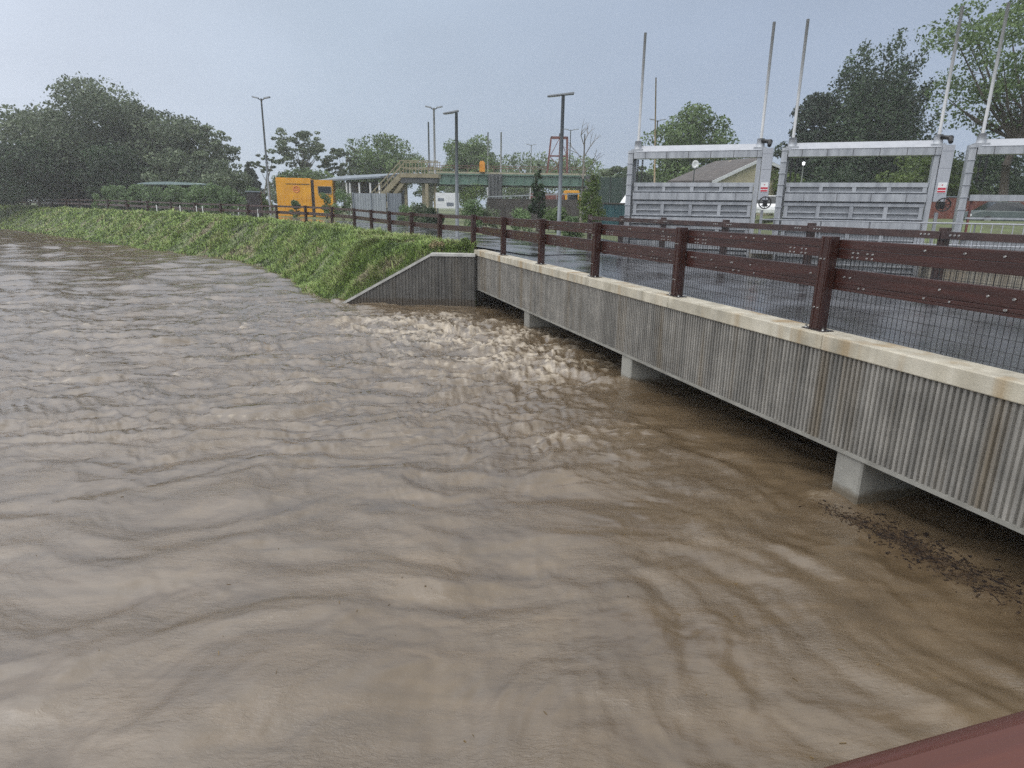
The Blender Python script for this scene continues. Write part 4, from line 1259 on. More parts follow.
# screen fence and teal container by the left gate
sf = empty("screen_fence", (9.15, 60, 1.85), R(-4), "dark green mesh screen fence beside the left sluice gate", "fence")
p = MB(); p.box(-1.8, 1.9, 0, 0.05, 0, 4.1); p.build("screen", M['net'], sf)
for i in range(4):
    p = MB(); xq = -1.75 + i * 1.18; p.tube((xq, -0.06, 0), (xq, -0.06, 4.2), 0.04, n=8); p.build("post", M['pole'], sf)
sk = empty("skip_container", (6.75, 42, 1.85), R(-6), "dark teal skip container behind the conical young tree", "skip")
p = MB(); p.prism([(-1.2, 0.15), (0.9, 0.15), (1.1, 1.68), (-1.1, 1.68)], 'y', -0.8, 0.8)
for i in range(5):
    p.box(-0.95 + i * 0.42, -0.87 + i * 0.42, -0.86, -0.801, 0.2, 1.6)
p.build("skip_body", M['teal'], sk); p = MB(); p.box(-1.25, 1.22, -0.88, 0.88, 1.681, 1.76); p.build("rim", M['dark_wall'], sk)
wt_ = empty("parked_van", (8.8, 50, 1.9), R(20), "white van roof showing left of the first sluice gate", "van")
p = MB(); p.prism([(-1.0, 0.45), (1.6, 0.45), (1.6, 2.2), (1.45, 2.35), (-0.1, 2.35), (-0.7, 1.5), (-1.0, 1.35)], 'y', -0.9, 0.9); p.build("body", M['white'], wt_, bevel=0.06)
p = MB(); p.box(0.0, 1.3, -0.915, -0.901, 1.5, 2.1); p.build("window", M['window'], wt_)
for xq in (-0.6, 1.1):
    p = MB(); p.tube((xq, -0.9, 0.32), (xq, -0.7, 0.32), 0.32, n=14); p.build("wheel", M['tyre'], wt_)

def make_car(name, x, y, z, rz, paint, label):
    o = empty(name, (x, y, z), rz, label, "car")
    p = MB()
    side = [(-2.1, 0.35), (2.1, 0.35), (2.15, 0.7), (1.95, 0.88), (1.15, 0.95), (-1.6, 0.98), (-2.1, 0.85), (-2.15, 0.6)]
    p.prism(side, 'y', -0.85, 0.85); p.build("body", paint, o, bevel=0.07)
    p = MB()
    b = [(-1.55, 0.975), (1.05, 0.955), (0.35, 1.42), (-0.9, 1.46)]
    k = len(p.v)
    for yy, ins in ((-0.8, 0), (0.8, 0)):
        for (px_, pz_) in b:
            p.v.append((px_, yy * (0.82 if pz_ > 1.2 else 1), pz_))
    for i in range(4):
        j = (i + 1) % 4; p.face([k + i, k + j, k + 4 + j, k + 4 + i])
    p.face([k + 3, k + 2, k + 1, k]); p.face([k + 4, k + 5, k + 6, k + 7])
    cb = p.build("cabin", M['window'], o)
    p = MB(); p.hexa([(-0.92, -0.66, 1.462), (0.36, -0.66, 1.425), (0.36, 0.66, 1.425), (-0.92, 0.66, 1.462), (-0.85, -0.6, 1.50), (0.3, -0.6, 1.465), (0.3, 0.6, 1.465), (-0.85, 0.6, 1.50)])
    p.build("roof", paint, o)
    for xq in (-1.3, 1.3):
        for yy in (-0.88, 0.68):
            p = MB(); p.tube((xq, yy, 0.32), (xq, yy + 0.2, 0.32), 0.32, n=16); w = p.build("wheel", M['tyre'], o)
            p = MB(); p.tube((xq, yy - 0.012 if yy < 0 else yy + 0.212, 0.32), (xq, yy + 0.02 if yy < 0 else yy + 0.18, 0.32), 0.2, n=12); p.build("rim", M['bolt'], w)
    for xq in (-2.15, 2.12):
        for yy in (-0.6, 0.6):
            p = MB(); p.box(xq - 0.03, xq + 0.04, yy - 0.15, yy + 0.15, 0.62, 0.75); p.build("headlight" if xq < 0 else "tail_light", M['white'] if xq < 0 else M['red'], o)
    return o
make_car("parked_car", 30.0, 40.3, 2.52, R(-14), M['car_grey'], "grey green parked car seen through the lowered sluice gate")
make_car("parked_car", 17.2, 45.0, 2.75, R(70), M['white'], "white parked car glimpsed in the gap between the first two gates")
br = empty("brick_wall", (37, 49, 2.0), R(-14), "low red brick wall behind the grey green car", "wall")
p = MB(); p.box(-6, 6, 0, 0.3, 0, 2.45); p.build("brickwork", M['brick'], br); p = MB(); p.box(-6.05, 6.05, -0.05, 0.35, 2.451, 2.55); p.build("coping", M['roof_grey'], br)

# nursery roof, dark panel, stakes
tn = empty("polytunnel", (-37.6, 72, 2.25), R(-8), "low blue grey sheeted nursery roof behind the row of shrubs", "polytunnel")
p = MB()
arc = [(-3.6 + 7.2 * i / 12, 2.9 + 0.2 * math.sin(math.pi * i / 12) ** 0.8) for i in range(13)]
p.prism([(-3.6, 2.8)] + arc + [(3.6, 2.8)], 'y', 0, 5); p.build("sheeting", M['tent'], tn)
for xq in (-3.4, 0, 3.4):
    p = MB(); p.box(xq - 0.05, xq + 0.05, 0.1, 0.2, 0, 2.6); p.build("post", M['pole'], tn)
dp = empty("utility_cabinet", (-19.75, 50, 2.05), R(8), "dark brown utility cabinet at the end of the row of shrubs", "cabinet")
p = MB(); p.box(-0.48, 0.48, 0, 0.6, 0, 2.0); p.build("cabinet_body", M['brown_panel'], dp, bevel=0.02)
p = MB(); p.box(-0.54, 0.54, -0.06, 0.66, 2.001, 2.1); p.build("lid", M['roof_grey'], dp)
for xa in (-0.44, 0.01):
    p = MB(); p.box(xa, xa + 0.43, -0.02, -0.002, 0.1, 1.9); p.build("door", M['brown_panel'], dp)

# ------------------------------------------------------------------ trees
def crown_mesh(name, blobs, n_leaves, leaf, seed, zmin=None, shell=0.72):
    g = np.random.default_rng(seed)
    B = np.array(blobs, float)                    # x y z rx ry rz
    n_leaves = int(n_leaves * 1.9); leaf = leaf * 0.62
    wgt = (B[:, 3] * B[:, 5]); wgt /= wgt.sum()
    idx = g.choice(len(B), n_leaves, p=wgt)
    d = g.normal(size=(n_leaves, 3)); d /= np.linalg.norm(d, axis=1)[:, None]
    rad = shell + (1.06 - shell) * g.random(n_leaves) ** 0.8
    rad *= 1 + 0.08 * g.normal(size=n_leaves)
    C = B[idx, :3] + d * B[idx, 3:6] * rad[:, None]
    nrm = d + 0.9 * g.normal(size=(n_leaves, 3)); nrm /= np.linalg.norm(nrm, axis=1)[:, None]
    a = np.cross(nrm, g.normal(size=(n_leaves, 3))); a /= np.linalg.norm(a, axis=1)[:, None] + 1e-9
    b = np.cross(nrm, a)
    sz = leaf * (0.55 + 0.9 * g.random(n_leaves))[:, None]
    asp = (0.45 + 0.4 * g.random(n_leaves))[:, None]
    V = np.stack([C - a * sz, C - b * sz * asp + a * sz * 0.15, C + a * sz, C + b * sz * asp + a * sz * 0.1], 1)
    bt = g.random(len(B))
    tint = np.clip(0.12 + 0.5 * bt[idx] + 0.45 * g.random(n_leaves) ** 1.5, 0, 1)
    q_ = np.arange(n_leaves * 4).reshape(-1, 4)
    return np_mesh(name, V.reshape(-1, 3), q_, False, {"tint": np.repeat(tint, 4)})

def envelope(kind, H, Rr, n, g, low=0.25):
    """blob list filling a crown envelope of height H, radius Rr"""
    out = []
    for i in range(n):
        if kind == 'round':
            d = g.normal(size=3); d /= np.linalg.norm(d)
            k = g.random() ** 0.35 * 0.82
            c = np.array([d[0] * Rr * k, d[1] * Rr * k, H * (0.5 + low / 2) + d[2] * k * H * (0.5 - low / 2)])
            br_ = Rr * g.uniform(0.2, 0.36)
            out.append([*c, br_, br_, br_ * g.uniform(0.55, 0.85)])
        elif kind == 'cone':
            t = g.random() ** 0.75
            z = H * (low + (0.98 - low) * t)
            rmax = Rr * (1 - t) ** 0.75 + 0.06 * Rr
            a = g.random() * 6.283; k = g.random() ** 0.5 * 0.8
            br_ = max(Rr * 0.1, rmax * g.uniform(0.3, 0.45))
            out.append([rmax * k * math.cos(a), rmax * k * math.sin(a), z, br_, br_, br_ * g.uniform(0.8, 1.3)])
        elif kind == 'plume':            # several upright plumes, widest at a third of the height
            t = g.random() ** 1.35
            z = H * (low + (0.96 - low) * t)
            rmax = Rr * max(0.12, 1.0 - t ** 1.7) ** 0.75
            a = g.random() * 6.283; k = g.random() ** 0.45 * 0.85
            br_ = Rr * g.uniform(0.15, 0.3)
            out.append([rmax * k * math.cos(a), rmax * k * math.sin(a), z, br_, br_, br_ * g.uniform(1.1, 1.9)])
        elif kind == 'plumes':           # a stand of pointed upright sprays sharing one crown
            sp = [(0.25, 1.0), (-1.9, .93), (-3.4, .84), (1.9, .90), (3.6, .78), (-4.9, .68), (5.2, .66), (0.9, .96), (-1.0, .97), (5.6, .5), (-5.6, .5), (0, .8)][i % 12]
            t = g.random() ** 0.9
            ax = sp[0] * Rr / 6.8; ay = math.sin(i * 2.4) * Rr * 0.4
            z = H * sp[1] * (low + (0.97 - low) * t)
            rm = Rr * 0.34 * (1 - t) ** 0.75 + 0.02 * Rr
            a = g.random() * 6.283; br_ = Rr * 0.07 + rm * g.uniform(0.45, 0.75)
            out.append([ax + rm * 0.6 * math.cos(a), ay + rm * 0.6 * math.sin(a), z, br_, br_, br_ * g.uniform(1.3, 2.2)])
        elif kind in ('open', 'airy'):
            d = g.normal(size=3); d /= np.linalg.norm(d)
            k = 0.45 + 0.5 * g.random()
            c = np.array([d[0] * Rr * k, d[1] * Rr * k, H * (0.5 + low / 2) + d[2] * k * H * (0.5 - low / 2)])
            br_ = Rr * (g.uniform(0.10, 0.2) if kind == 'open' else g.uniform(0.06, 0.13))
            out.append([*c, br_ * 1.3, br_ * 1.3, br_ * 0.6])
    return out

def make_tree(name, x, y, z, H, Rr, kind, n_blob, n_leaf, leaf, lm, seed, label, low=0.25, bark='bark', limbs=10, group=None, cat="tree", shell=0.72):
    g = np.random.default_rng(seed)
    o = empty(name, (x, y, z), g.random() * 0.5, label, cat, group)
    bl = envelope(kind, H, Rr, n_blob, g, low)
    p = MB()
    r0 = 0.018 * H + 0.03
    topz = H * (0.8 if kind in ('cone', 'plume') else 0.55 if kind != 'open' else 0.45)
    mid = Vector((g.normal() * 0.02 * H, g.normal() * 0.02 * H, topz * 0.5))
    tip = Vector((g.normal() * 0.03 * H, g.normal() * 0.03 * H, topz))
    p.tube((0, 0, -0.3), mid, r0, r0 * 0.75, 8); p.tube(mid, tip, r0 * 0.75, r0 * 0.4, 8)
    order = g.permutation(len(bl))[:limbs]
    for i in order:
        b = Vector(bl[i][:3])
        f_ = 0.35 + 0.6 * g.random()
        s_ = mid.lerp(tip, f_) if b.z > mid.z else Vector((0, 0, 0)).lerp(mid, f_)
        if b.z < s_.z:
            s_ = Vector((0, 0, 0)).lerp(s_, max(0.2, b.z / max(s_.z, .1) * 0.8))
        m_ = s_.lerp(b, 0.5) + Vector((0, 0, -0.04 * H * g.random()))
        p.tube(s_, m_, r0 * 0.34, r0 * 0.22, 6); p.tube(m_, b, r0 * 0.22, r0 * 0.06, 6)
        if kind == 'open':
            for _ in range(3):
                e_ = m_.lerp(b, g.random()) ; p.tube(e_, e_ + Vector(g.normal(size=3) * Rr * 0.09), r0 * 0.09, r0 * 0.03, 5)
    p.build("trunk", M[bark], o)
    link_mesh("crown", crown_mesh("crown", bl, n_leaf, leaf, seed + 1, shell=shell), M[lm], o)
    return o

BIG = "tall trees of the wood at the far left"
make_tree("locust_tree", -62, 88, 2.3, 13.4, 7.5, 'round', 60, 9000, 0.30, 'leaf_locust', 11, "broad dark tree at the picture's left edge, half out of frame", 0.08)
make_tree("locust_tree", -54.0, 86, 2.3, 16.6, 8.0, 'round', 70, 11000, 0.28, 'leaf_locust', 12, "tallest spreading tree of the dark wood at the far left", 0.08)
make_tree("locust_tree", -49.2, 90, 2.3, 14.6, 5.5, 'round', 50, 7000, 0.28, 'leaf_locust', 10, "dark tree filling the gap between the tallest wood tree and the sloping right one", 0.05)
make_tree("locust_tree", -45.0, 88, 2.3, 12.4, 6.6, 'round', 60, 9000, 0.28, 'leaf_locust', 13, "rounded dark tree sloping down right of the tallest wood tree", 0.08)
make_tree("locust_tree", -40, 86, 2.3, 10.8, 5.0, 'airy', 120, 4600, 0.25, 'leaf_locust', 14, "lighter open crowned tree with flat sprays at the right edge of the dark wood", 0.25)
make_tree("understorey_tree", -66, 80, 2.3, 9.0, 5.5, 'round', 40, 5000, 0.26, 'leaf_dark', 15, "low dark tree behind the fence at the picture's left edge", 0.0)
make_tree("understorey_tree", -57, 79, 2.3, 8.2, 5.2, 'round', 40, 5000, 0.26, 'leaf_dark', 16, "low dark tree under the tallest wood tree, left of the shrubs", 0.0)
make_tree("understorey_tree", -48.5, 80, 2.3, 8.0, 5.0, 'round', 40, 5000, 0.26, 'leaf_dark', 17, "low dark tree just above the left end of the row of shrubs", 0.0)
make_tree("understorey_tree", -40.5, 80, 2.3, 7.4, 4.6, 'round', 36, 4500, 0.26, 'leaf_locust', 18, "low green tree behind the blue grey nursery roof", 0.0)
make_tree("understorey_tree", -34.5, 78, 2.3, 6.0, 4.0, 'round', 30, 3600, 0.25, 'leaf_locust', 19, "low green tree right of the blue grey nursery roof", 0.0)
make_tree("conifer", -42.2, 95, 2.3, 9.6, 2.9, 'cone', 46, 4500, 0.26, 'leaf_needle', 20, "dark pointed conifer right of the wood", 0.05, limbs=5)
make_tree("conifer", -40.2, 101, 2.3, 6.9, 2.6, 'cone', 36, 3200, 0.26, 'leaf_needle', 21, "smaller dark conifer right of the pointed one", 0.05, limbs=5)
make_tree("distant_tree", -43, 125, 2.3, 6.5, 4.2, 'round', 24, 2200, 0.35, 'leaf_locust', 22, "low distant tree behind the gap left of the yellow cabin", 0.0)
make_tree("distant_tree", -33.5, 118, 2.3, 6.8, 4.2, 'round', 24, 2200, 0.35, 'leaf_locust', 23, "low distant tree directly left of the tall lamp by the yellow cabin", 0.0)
make_tree("sparse_tree", -29.5, 92, 2.2, 11.4, 4.4, 'airy', 80, 2600, 0.24, 'leaf_locust', 24, "thin sparse tree with airy clumps above the yellow cabin", 0.45, 'bark_pale', 16)
make_tree("sparse_tree", -24.6, 95, 2.2, 9.6, 3.3, 'airy', 60, 1900, 0.24, 'leaf_locust', 25, "pale stemmed airy tree above the right end of the yellow cabin", 0.3, 'bark_pale', 14)
make_tree("broadleaf_tree", -27.5, 90, 2.2, 6.6, 4.5, 'round', 30, 3200, 0.27, 'leaf_round', 26, "low bushy tree directly behind the yellow cabin", 0.0)
make_tree("broadleaf_tree", -36.0, 96, 2.2, 8.2, 1.9, 'airy', 30, 700, 0.22, 'leaf_locust', 27, "small airy tree just left of the tall lamp by the yellow cabin", 0.62, 'bark_pale', 8)
make_tree("broadleaf_tree", -19.6, 100, 2.2, 11.6, 6.4, 'round', 60, 8000, 0.27, 'leaf_round', 28, "large round tree behind the grey shed roof", 0.1)
make_tree("broadleaf_tree", -7.0, 104, 2.2, 12.2, 5.0, 'round', 60, 8000, 0.27, 'leaf_round', 29, "dome shaped tree behind the orange cabinet on the railway bridge", 0.1)
make_tree("broadleaf_tree", -12.4, 98, 2.2, 7.8, 2.6, 'round', 26, 2400, 0.24, 'leaf_round', 30, "small tree between the two round trees above the footbridge landing", 0.05)
make_tree("distant_tree", 1.9, 150, 2.3, 13.2, 8.0, 'round', 40, 4000, 0.4, 'leaf_round', 31, "pale hazy tree far behind the right span of the railway bridge", 0.1)
make_tree("distant_tree", 12.5, 140, 2.3, 11.5, 6.5, 'round', 34, 3400, 0.4, 'leaf_round', 32, "pale hazy tree behind the bare tree", 0.1)
make_tree("distant_tree", 20.0, 140, 2.3, 9.2, 6.0, 'round', 30, 3000, 0.4, 'leaf_round', 33, "low hazy tree right of the bare tree", 0.1)
make_tree("broadleaf_tree", 12.6, 74, 2.0, 7.4, 2.9, 'open', 30, 2200, 0.2, 'leaf_locust', 34, "feathery tree at the left post of the first sluice gate", 0.1)
make_tree("broadleaf_tree", 19.6, 74, 2.3, 12.6, 5.2, 'round', 60, 9000, 0.23, 'leaf_round', 35, "large full tree behind the house and the first sluice gate", 0.05)
make_tree("understorey_tree", 12.2, 68, 2.0, 5.2, 3.0, 'round', 24, 2600, 0.2, 'leaf_dark', 36, "dark low tree behind the green screen fence", 0.0)
make_tree("poplar_tree", 36.6, 70, 2.8, 17.8, 6.9, 'plumes', 300, 46000, 0.23, 'leaf_dark', 37, "tall dark plumed tree above the middle sluice gate", 0.02, shell=0.4)
make_tree("broadleaf_tree", 30.9, 71, 2.8, 13.0, 3.4, 'round', 70, 9000, 0.26, 'leaf_needle', 38, "darker narrow tree merging into the left side of the tall plumed tree", 0.02, limbs=5)
make_tree("broadleaf_tree", 28.6, 62, 2.8, 5.4, 3.2, 'round', 26, 2800, 0.19, 'leaf_dark', 39, "low dark tree behind the left half of the middle gate", 0.0)
make_tree("broadleaf_tree", 34.5, 58, 2.8, 5.6, 3.2, 'round', 30, 3200, 0.17, 'leaf_bright', 40, "bright green low tree behind the right half of the middle gate", 0.0)
make_tree("plane_tree", 34.0, 46, 2.8, 16.5, 6.6, 'open', 130, 10500, 0.17, 'leaf_round', 41, "tall open tree with dark spreading limbs at the right edge", 0.3, limbs=34)
make_tree("broadleaf_tree", 33.0, 52, 2.8, 5.4, 2.6, 'open', 44, 3600, 0.15, 'leaf_bright', 42, "light leafed small tree in the gap left of the lowered gate", 0.05)
make_tree("broadleaf_tree", 42, 60, 2.8, 6.8, 4.8, 'round', 40, 5000, 0.19, 'leaf_dark', 43, "dark bushy tree behind the brick wall and the lowered gate", 0.0)
make_tree("broadleaf_tree", 50, 62, 2.8, 7.5, 4.8, 'round', 36, 4000, 0.2, 'leaf_dark', 44, "dark bushy tree at the far right behind the brick wall", 0.0)
make_tree("broadleaf_tree", 22.2, 56, 2.6, 4.6, 2.0, 'round', 22, 2200, 0.17, 'leaf_bright', 45, "bright green shrub tree in the gap between the first two gates", 0.0)
for i, (x, y, lb) in enumerate([(-74, 90, "leafy thicket half out of frame at the picture's far left edge"), (-70, 86, "leafy thicket beside the last visible fence posts at the far left"), (-82, 92, "thicket just outside the far left edge behind the fence"),
                                (-66, 88.5, "dark thicket behind the bank fence at the picture's left edge"), (-60.5, 85.5, "second dark thicket from the left edge behind the bank fence"), (-55, 82, "third dark thicket from the left edge behind the bank fence"),
                                (-49.5, 78.5, "dark thicket behind the bank fence below the tallest wood tree"), (-44.5, 74.5, "dark thicket just left of the nursery row")]):
    make_tree("thicket", x, y + 5, 2.2, 4.8, 4.0, 'round', 26, 3000, 0.2, 'leaf_dark', 90 + i, lb, -0.25, limbs=6, cat="shrub")
# far woods closing the horizon
for i, (x, y, H, rr2, lb) in enumerate([(-120, 150, 14, 9, "hazy wood tree far off beyond the left edge of the frame"), (-88, 150, 12, 8, "hazy tree hidden deep behind the dark wood"), (-12, 165, 10, 8, "far hazy tree behind the notice board under the railway bridge"),
                                        (-32, 150, 8, 7, "far hazy tree low behind the yellow cabin"), (70, 100, 9, 8, "far tree low behind the lowered gate at the right edge"), (30, 130, 8.5, 7, "far hazy tree behind the feathery tree by the first gate")]):
    make_tree("distant_tree", x, y, 2.2, H, rr2, 'round', 26, 2600, 0.42, 'leaf_round', 60 + i, lb, 0.0)

# bare tree
bt = empty("bare_tree", (7.0, 70, 2), 0, "leafless grey tree right of the red lattice frame", "tree")
p = MB(); g = np.random.default_rng(5)
def grow(a, d, L_, r, n):
    b = a + d * L_
    p.tube(a, b, r, r * 0.65, 6)
    if n == 0:
        return
    for k in range(3 if n > 1 else 2):
        nd = (d + Vector(g.normal(size=3)) * 0.42 + Vector((0, 0, 0.12))).normalized()
        grow(b, nd, L_ * (0.62 + 0.2 * g.random()), r * 0.6, n - 1)
grow(Vector((0, 0, 0)), Vector((0.03, 0, 1)), 4.2, 0.17, 0)
p.tube((0.12, 0, 4.2), (0.1, 0, 8.6), 0.12, 0.06, 6)
for (za, dx) in ((4.3, -0.75), (4.8, 0.8), (5.8, -0.55), (6.4, 0.5), (7.4, -0.35), (7.9, 0.4)):
    grow(Vector((0.11, 0, za)), Vector((dx, g.normal() * 0.3, 0.8)).normalized(), 1.2, 0.055, 2)
p.build("branches", M['bark_pale'], bt)

# young trees and shrubs near the path
make_tree("young_tree", 1.36, 40, 1.85, 4.0, 0.62, 'cone', 26, 900, 0.12, 'leaf_dark', 70, "slim young tree left of the flat headed street lamp", 0.25, limbs=5, group=None)
make_tree("young_tree", 4.15, 36, 1.85, 3.9, 0.95, 'cone', 40, 2600, 0.085, 'leaf_bright', 71, "conical bright green young tree left of the first sluice gate", 0.05, limbs=6)
def make_shrub(x, y, z, H, Rr, n, leaf, lm, seed, label, group=None, cat="shrub", name="shrub"):
    g = np.random.default_rng(seed)
    o = empty(name, (x, y, z), 0, label, cat, group)
    bl = []
    for i in range(14):
        a = g.random() * 6.283; k = g.random() ** 0.5 * 0.75
        t = g.random()
        br_ = Rr * g.uniform(0.22, 0.4)
        bl.append([Rr * k * math.cos(a) * (1 - 0.4 * t), Rr * k * math.sin(a) * (1 - 0.4 * t), H * (0.12 + 0.78 * t), br_, br_, min(br_, H * 0.3)])
    link_mesh("foliage", crown_mesh("foliage", bl, n, leaf, seed + 3, shell=0.5), M[lm], o)
    p = MB()
    for i in range(4):
        p.tube((0, 0, -0.1), bl[i][:3], 0.03, 0.012, 5)
    p.build("stem", M['bark'], o)
    return o
wds = [("low weedy shrub behind the fence, right of the blue grey panel", -7.2, 44, 1.3, 1.0, 'leaf_shrub'), ("dark shrub in front of the notice board's left leg", -4.9, 39.5, 1.25, .9, 'leaf_dark'),
       ("rounded green shrub right of the notice board", -2.6, 40.5, 1.7, 1.1, 'leaf_shrub'), ("broad green shrub under the left span of the railway bridge", -4.2, 60, 3.0, 2.2, 'leaf_bright'),
       ("brownish weedy shrub below the dark bridge pier", -1.6, 42, 1.3, 1.2, 'leaf_locust'), ("low shrub at the foot of the slim young tree", 0.6, 39, 1.25, 1.0, 'leaf_shrub'),
       ("green shrub just right of the slim young tree", 2.5, 39, 1.35, 1.1, 'leaf_round'), ("low shrub at the foot of the flat headed street lamp", 2.9, 33, 0.9, .7, 'leaf_shrub'),
       ("shrub left of the notice board, at the foot of the pale two armed lamp", -6.1, 42, 1.5, .9, 'leaf_locust'), ("small shrub in front of the yellow cabin's left half", -18.0, 54, 1.4, .6, 'leaf_shrub'),
       ("taller shrub in front of the yellow cabin's window", -15.3, 53.5, 2.0, .7, 'leaf_shrub'), ("dark shrub between the yellow cabin and the pale grey panel", -13.4, 51.5, 2.1, 1.2, 'leaf_shrub')]
for i, (lb, x, y, H, rr2, lm) in enumerate(wds):
    make_shrub(x, y, 1.85 if y < 50 else 2.1, H, rr2, 900, 0.10, lm, 200 + i, lb)
# row of nursery shrubs
N_S = 9
for i in range(N_S):
    f_ = i / (N_S - 1)
    x = -43.0 + f_ * 20.0; y = 69.5 - f_ * 10.5
    place = ["first shrub at the left end of the nursery row", "second shrub from the left end of the nursery row", "third shrub from the left end of the nursery row", "shrub left of the middle of the nursery row, before the sheeted roof",
             "middle shrub of the nursery row, before the sheeted roof", "shrub right of the middle of the nursery row", "third shrub from the dark cabinet in the nursery row", "second shrub from the dark cabinet in the nursery row", "shrub beside the dark brown cabinet at the end of the nursery row"][i]
    make_shrub(x, y, 2.15, 2.45 + 0.4 * random.random(), 1.65, 2000, 0.13, 'leaf_shrub', 240 + i, place, "shrubs in the nursery row behind the fence")
# thin white stakes behind the fence
stk = ["left end of the row of stakes", "second", "third", "fourth", "fifth", "right end of the row of stakes"]
p = MB(); p.box(-0.035, 0.035, -0.035, 0.035, 0, 0.55); p.prism([(-0.035, 0.551), (0.035, 0.551), (0, 0.62)], 'y', -0.03, 0.03)
s0 = p.build("stake", M['white'])
for i, px_ in enumerate((161, 184, 200, 206, 241, 260)):
    y = 47.5 + (260 - px_) * 0.10
    x = (px_ - 512) / 636.3 * y * 0.985
    o = s0 if i == 0 else again(s0)
    o.location = (x, y, float(ground_height(x, y)) + 0.12)
    tag(o, "short white stake in the grass at the foot of the bank fence", "stake", "white stakes along the bank fence")

# ------------------------------------------------------------------ grass on the bank
def make_grass():
    g = np.random.default_rng(99)
    xs, ys = [], []
    total = 0
    segs = list(zip(BANK[3:-1], BANK[4:]))
    for (a, b) in segs:
        L_ = np.linalg.norm(b - a)
        dist = np.linalg.norm((a + b) / 2)
        dens = np.clip(520 * (26 / dist) ** 1.6, 40, 560)
        n = int(L_ * 8.5 * dens)
        t = g.random(n); w = g.random(n) * 9.0 - 0.35
        d = (b - a) / L_
        nrm = np.array([-d[1], d[0]])
        nrm = nrm if (nrm @ np.array([0.5, 0.9])) > 0 else -nrm
        pxy = a + np.outer(t * L_, d) + np.outer(w, nrm) + g.normal(size=(n, 2)) * 0.25
        xs.append(pxy[:, 0]); ys.append(pxy[:, 1])
    # behind the wing wall
    n = 26000; xs.append(-6.3 + 5.0 * g.random(n)); ys.append(21.83 + 5.5 * g.random(n))
    x = np.concatenate(xs); y = np.concatenate(ys)
    path_d = seg_dist(x, y, CH[:, :2])
    land_t = inside(x, y, np.vstack([offset_line(CH, 0.2), offset_line(CH, 4.7)[::-1]]))
    bad = inside(x, y, RIVER) & (seg_dist(x, y, BANK) > 0.3)
    keep = ~(land_t | bad) & ~((y < 21.83) & (x > -5.9)) & ~((x > -1.35))
    x, y = x[keep], y[keep]
    n = len(x)
    z = ground_height(x, y)
    keep = z > -0.25
    x, y, z = x[keep], y[keep], z[keep]; n = len(x)
    patch = 1.5 * fbm(x * 0.55, y * 0.55, 77, 3)
    dry = fbm(x * 0.6 + 30, y * 0.6, 78, 3)
    near = np.clip(28 / np.hypot(x, y), 0.3, 1.3)
    h = (0.13 + 0.15 * g.random(n) + 0.14 * np.clip(patch, -0.9, 0.9)) * (1 + 0.5 * (g.random(n) ** 6))
    h *= np.where(dry > 0.45, 0.6, 1.0)
    weed = sstep(0.35, 0.6, fbm(x * 1.1 + 7, y * 1.1, 79, 2)) * (dry < 0.3) * ((x < -8) | (y > 28))
    h *= 1 + 0.45 * weed
    wdt = (0.012 + 0.012 * g.random(n)) / np.clip(near, 0.35, 1.2)
    a = g.random(n) * 6.283
    lean = 0.45 + 0.75 * g.random(n)
    dx, dy = np.cos(a), np.sin(a)
    bx, by = -dy * wdt, dx * wdt
    base = np.stack([x, y, z - 0.03], 1)
    m1 = base + np.stack([dx * h * lean * 0.35, dy * h * lean * 0.35, h * 0.62], 1)
    tp = base + np.stack([dx * h * lean, dy * h * lean, h * (1.0 - 0.3 * lean)], 1)
    off = np.stack([bx, by, 0 * bx], 1)
    V = np.stack([base - off, base + off, m1 + off * 0.8, m1 - off * 0.8, tp], 1)
    k = np.arange(n)[:, None] * 5
    T = np.concatenate([k + np.array([0, 1, 2]), k + np.array([0, 2, 3]), k + np.array([3, 2, 4])], 1).reshape(-1, 3)
    tint = 0.44 + 0.24 * patch + 0.16 * g.normal(size=n) * 0.7
    tint = np.where(dry > 0.3, tint + 0.5 * np.clip((dry - 0.3) * 3, 0, 1), tint)
    tint = tint - 0.12 * weed
    tint = np.clip(tint, 0, 1)
    me = np_mesh("grass", V.reshape(-1, 3), T, False, {"tint": np.repeat(tint, 5)})
    o = link_mesh("grass", me, M['grass'])
    tag(o, "long wet grass and weeds covering the river bank", "grass", kind="stuff")
make_grass()
# dry tufts at the corner between wing wall and bridge
for i, (x, y, H, rr2, lm, lb) in enumerate([(-1.75, 22.05, .55, .34, 'leaf_bright', "green leafy weed tuft at the corner of wing wall and bridge"), (-2.6, 22.1, .42, .36, 'dry', "dry tan weed tuft on top of the wing wall")]):
    if lm == 'dry':
        M['dry'] = leaf_mat('dry_weed', (0.12, 0.10, 0.05), (0.32, 0.26, 0.14), 0.1)
    make_shrub(x, y, 1.72, H, rr2, 420, 0.05, lm, 300 + i, lb, None, "weed", "weed_tuft")

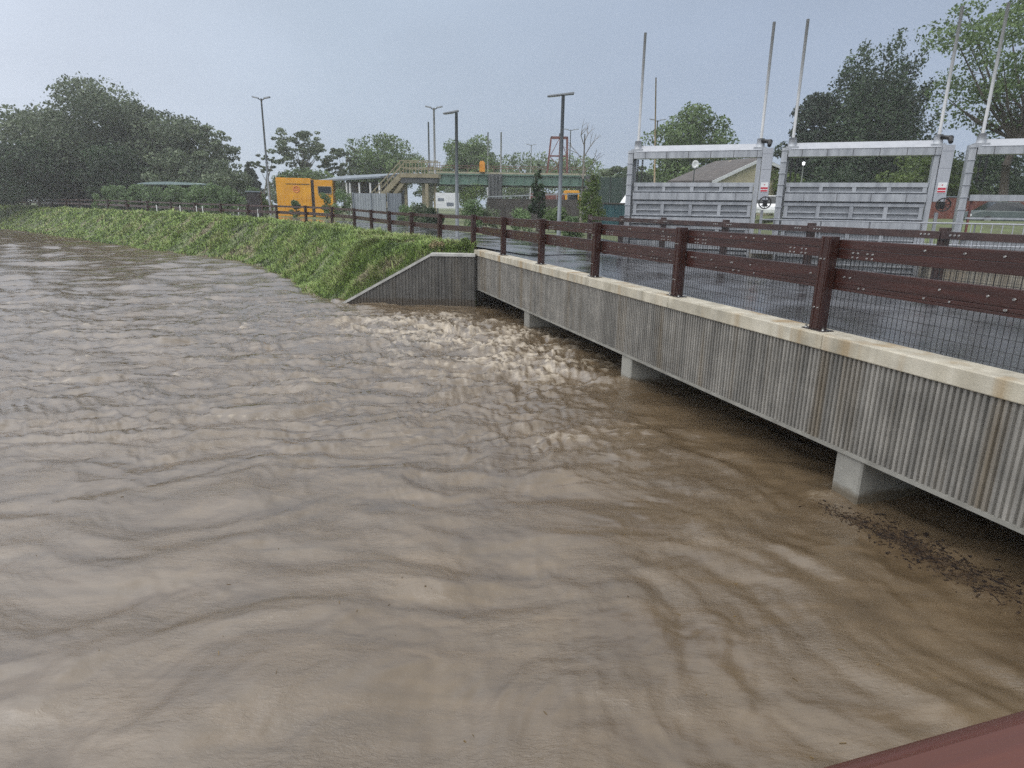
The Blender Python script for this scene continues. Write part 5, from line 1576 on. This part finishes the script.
# ------------------------------------------------------------------ floating debris
def debris(name, label, spots, m, seed, sz):
    g = np.random.default_rng(seed)
    p = MB()
    for (cx, cy, sx, sy, n, ang) in spots:
        for i in range(n):
            u, v = g.normal() * sx, g.normal() * sy
            x_ = cx + u * math.cos(ang) - v * math.sin(ang); y_ = cy + u * math.sin(ang) + v * math.cos(ang)
            z_ = float(water_surface(np.array([x_]), np.array([y_]))[0][0]) + 0.002
            a = g.random() * 6.283; L_ = sz * (0.3 + 3.2 * g.random() ** 4); w_ = sz * (0.1 + 0.7 * g.random() ** 3)
            dx, dy = math.cos(a) * L_ / 2, math.sin(a) * L_ / 2
            p.bar((x_ - dx, y_ - dy, z_), (x_ + dx, y_ + dy, z_ + g.normal() * 0.004), w_, 0.005)
    o = p.build(name, m); tag(o, label, "debris", kind="stuff")
debris("floating_debris", "dark mat of sticks and leaves drifting under the bridge edge", [(4.05, 5.95, 0.28, 0.15, 700, R(109)), (4.35, 5.3, 0.30, 0.16, 520, R(112)), (3.75, 6.45, 0.18, 0.08, 120, R(120))], M['flotsam'], 5, 0.038)
debris("floating_leaves", "scattered dead leaves and specks drifting on the brown water", [(-0.5, 4.3, 1.6, 0.9, 26, 0), (2.5, 4.7, 0.9, 0.9, 30, 0.8), (-2.5, 6.5, 2.0, 1.0, 18, 0)], M['dead_leaf'], 6, 0.015)

# ------------------------------------------------------------------ rainy air
hz = MB(); hz.box(-398, 398, -60, 398, -2.6, 24)
hazem = bpy.data.materials.new("rainy_air"); hazem.use_nodes = True
nt = hazem.node_tree
for n_ in list(nt.nodes):
    nt.nodes.remove(n_)
out = nt.nodes.new("ShaderNodeOutputMaterial"); pv = nt.nodes.new("ShaderNodeVolumePrincipled")
pv.inputs['Color'].default_value = (0.95, 0.975, 1.0, 1)
pv.inputs['Density'].default_value = HAZE
pv.inputs['Anisotropy'].default_value = 0.2
nt.links.new(pv.outputs[0], out.inputs['Volume'])
haze = hz.build("haze", hazem); tag(haze, kind="stuff")
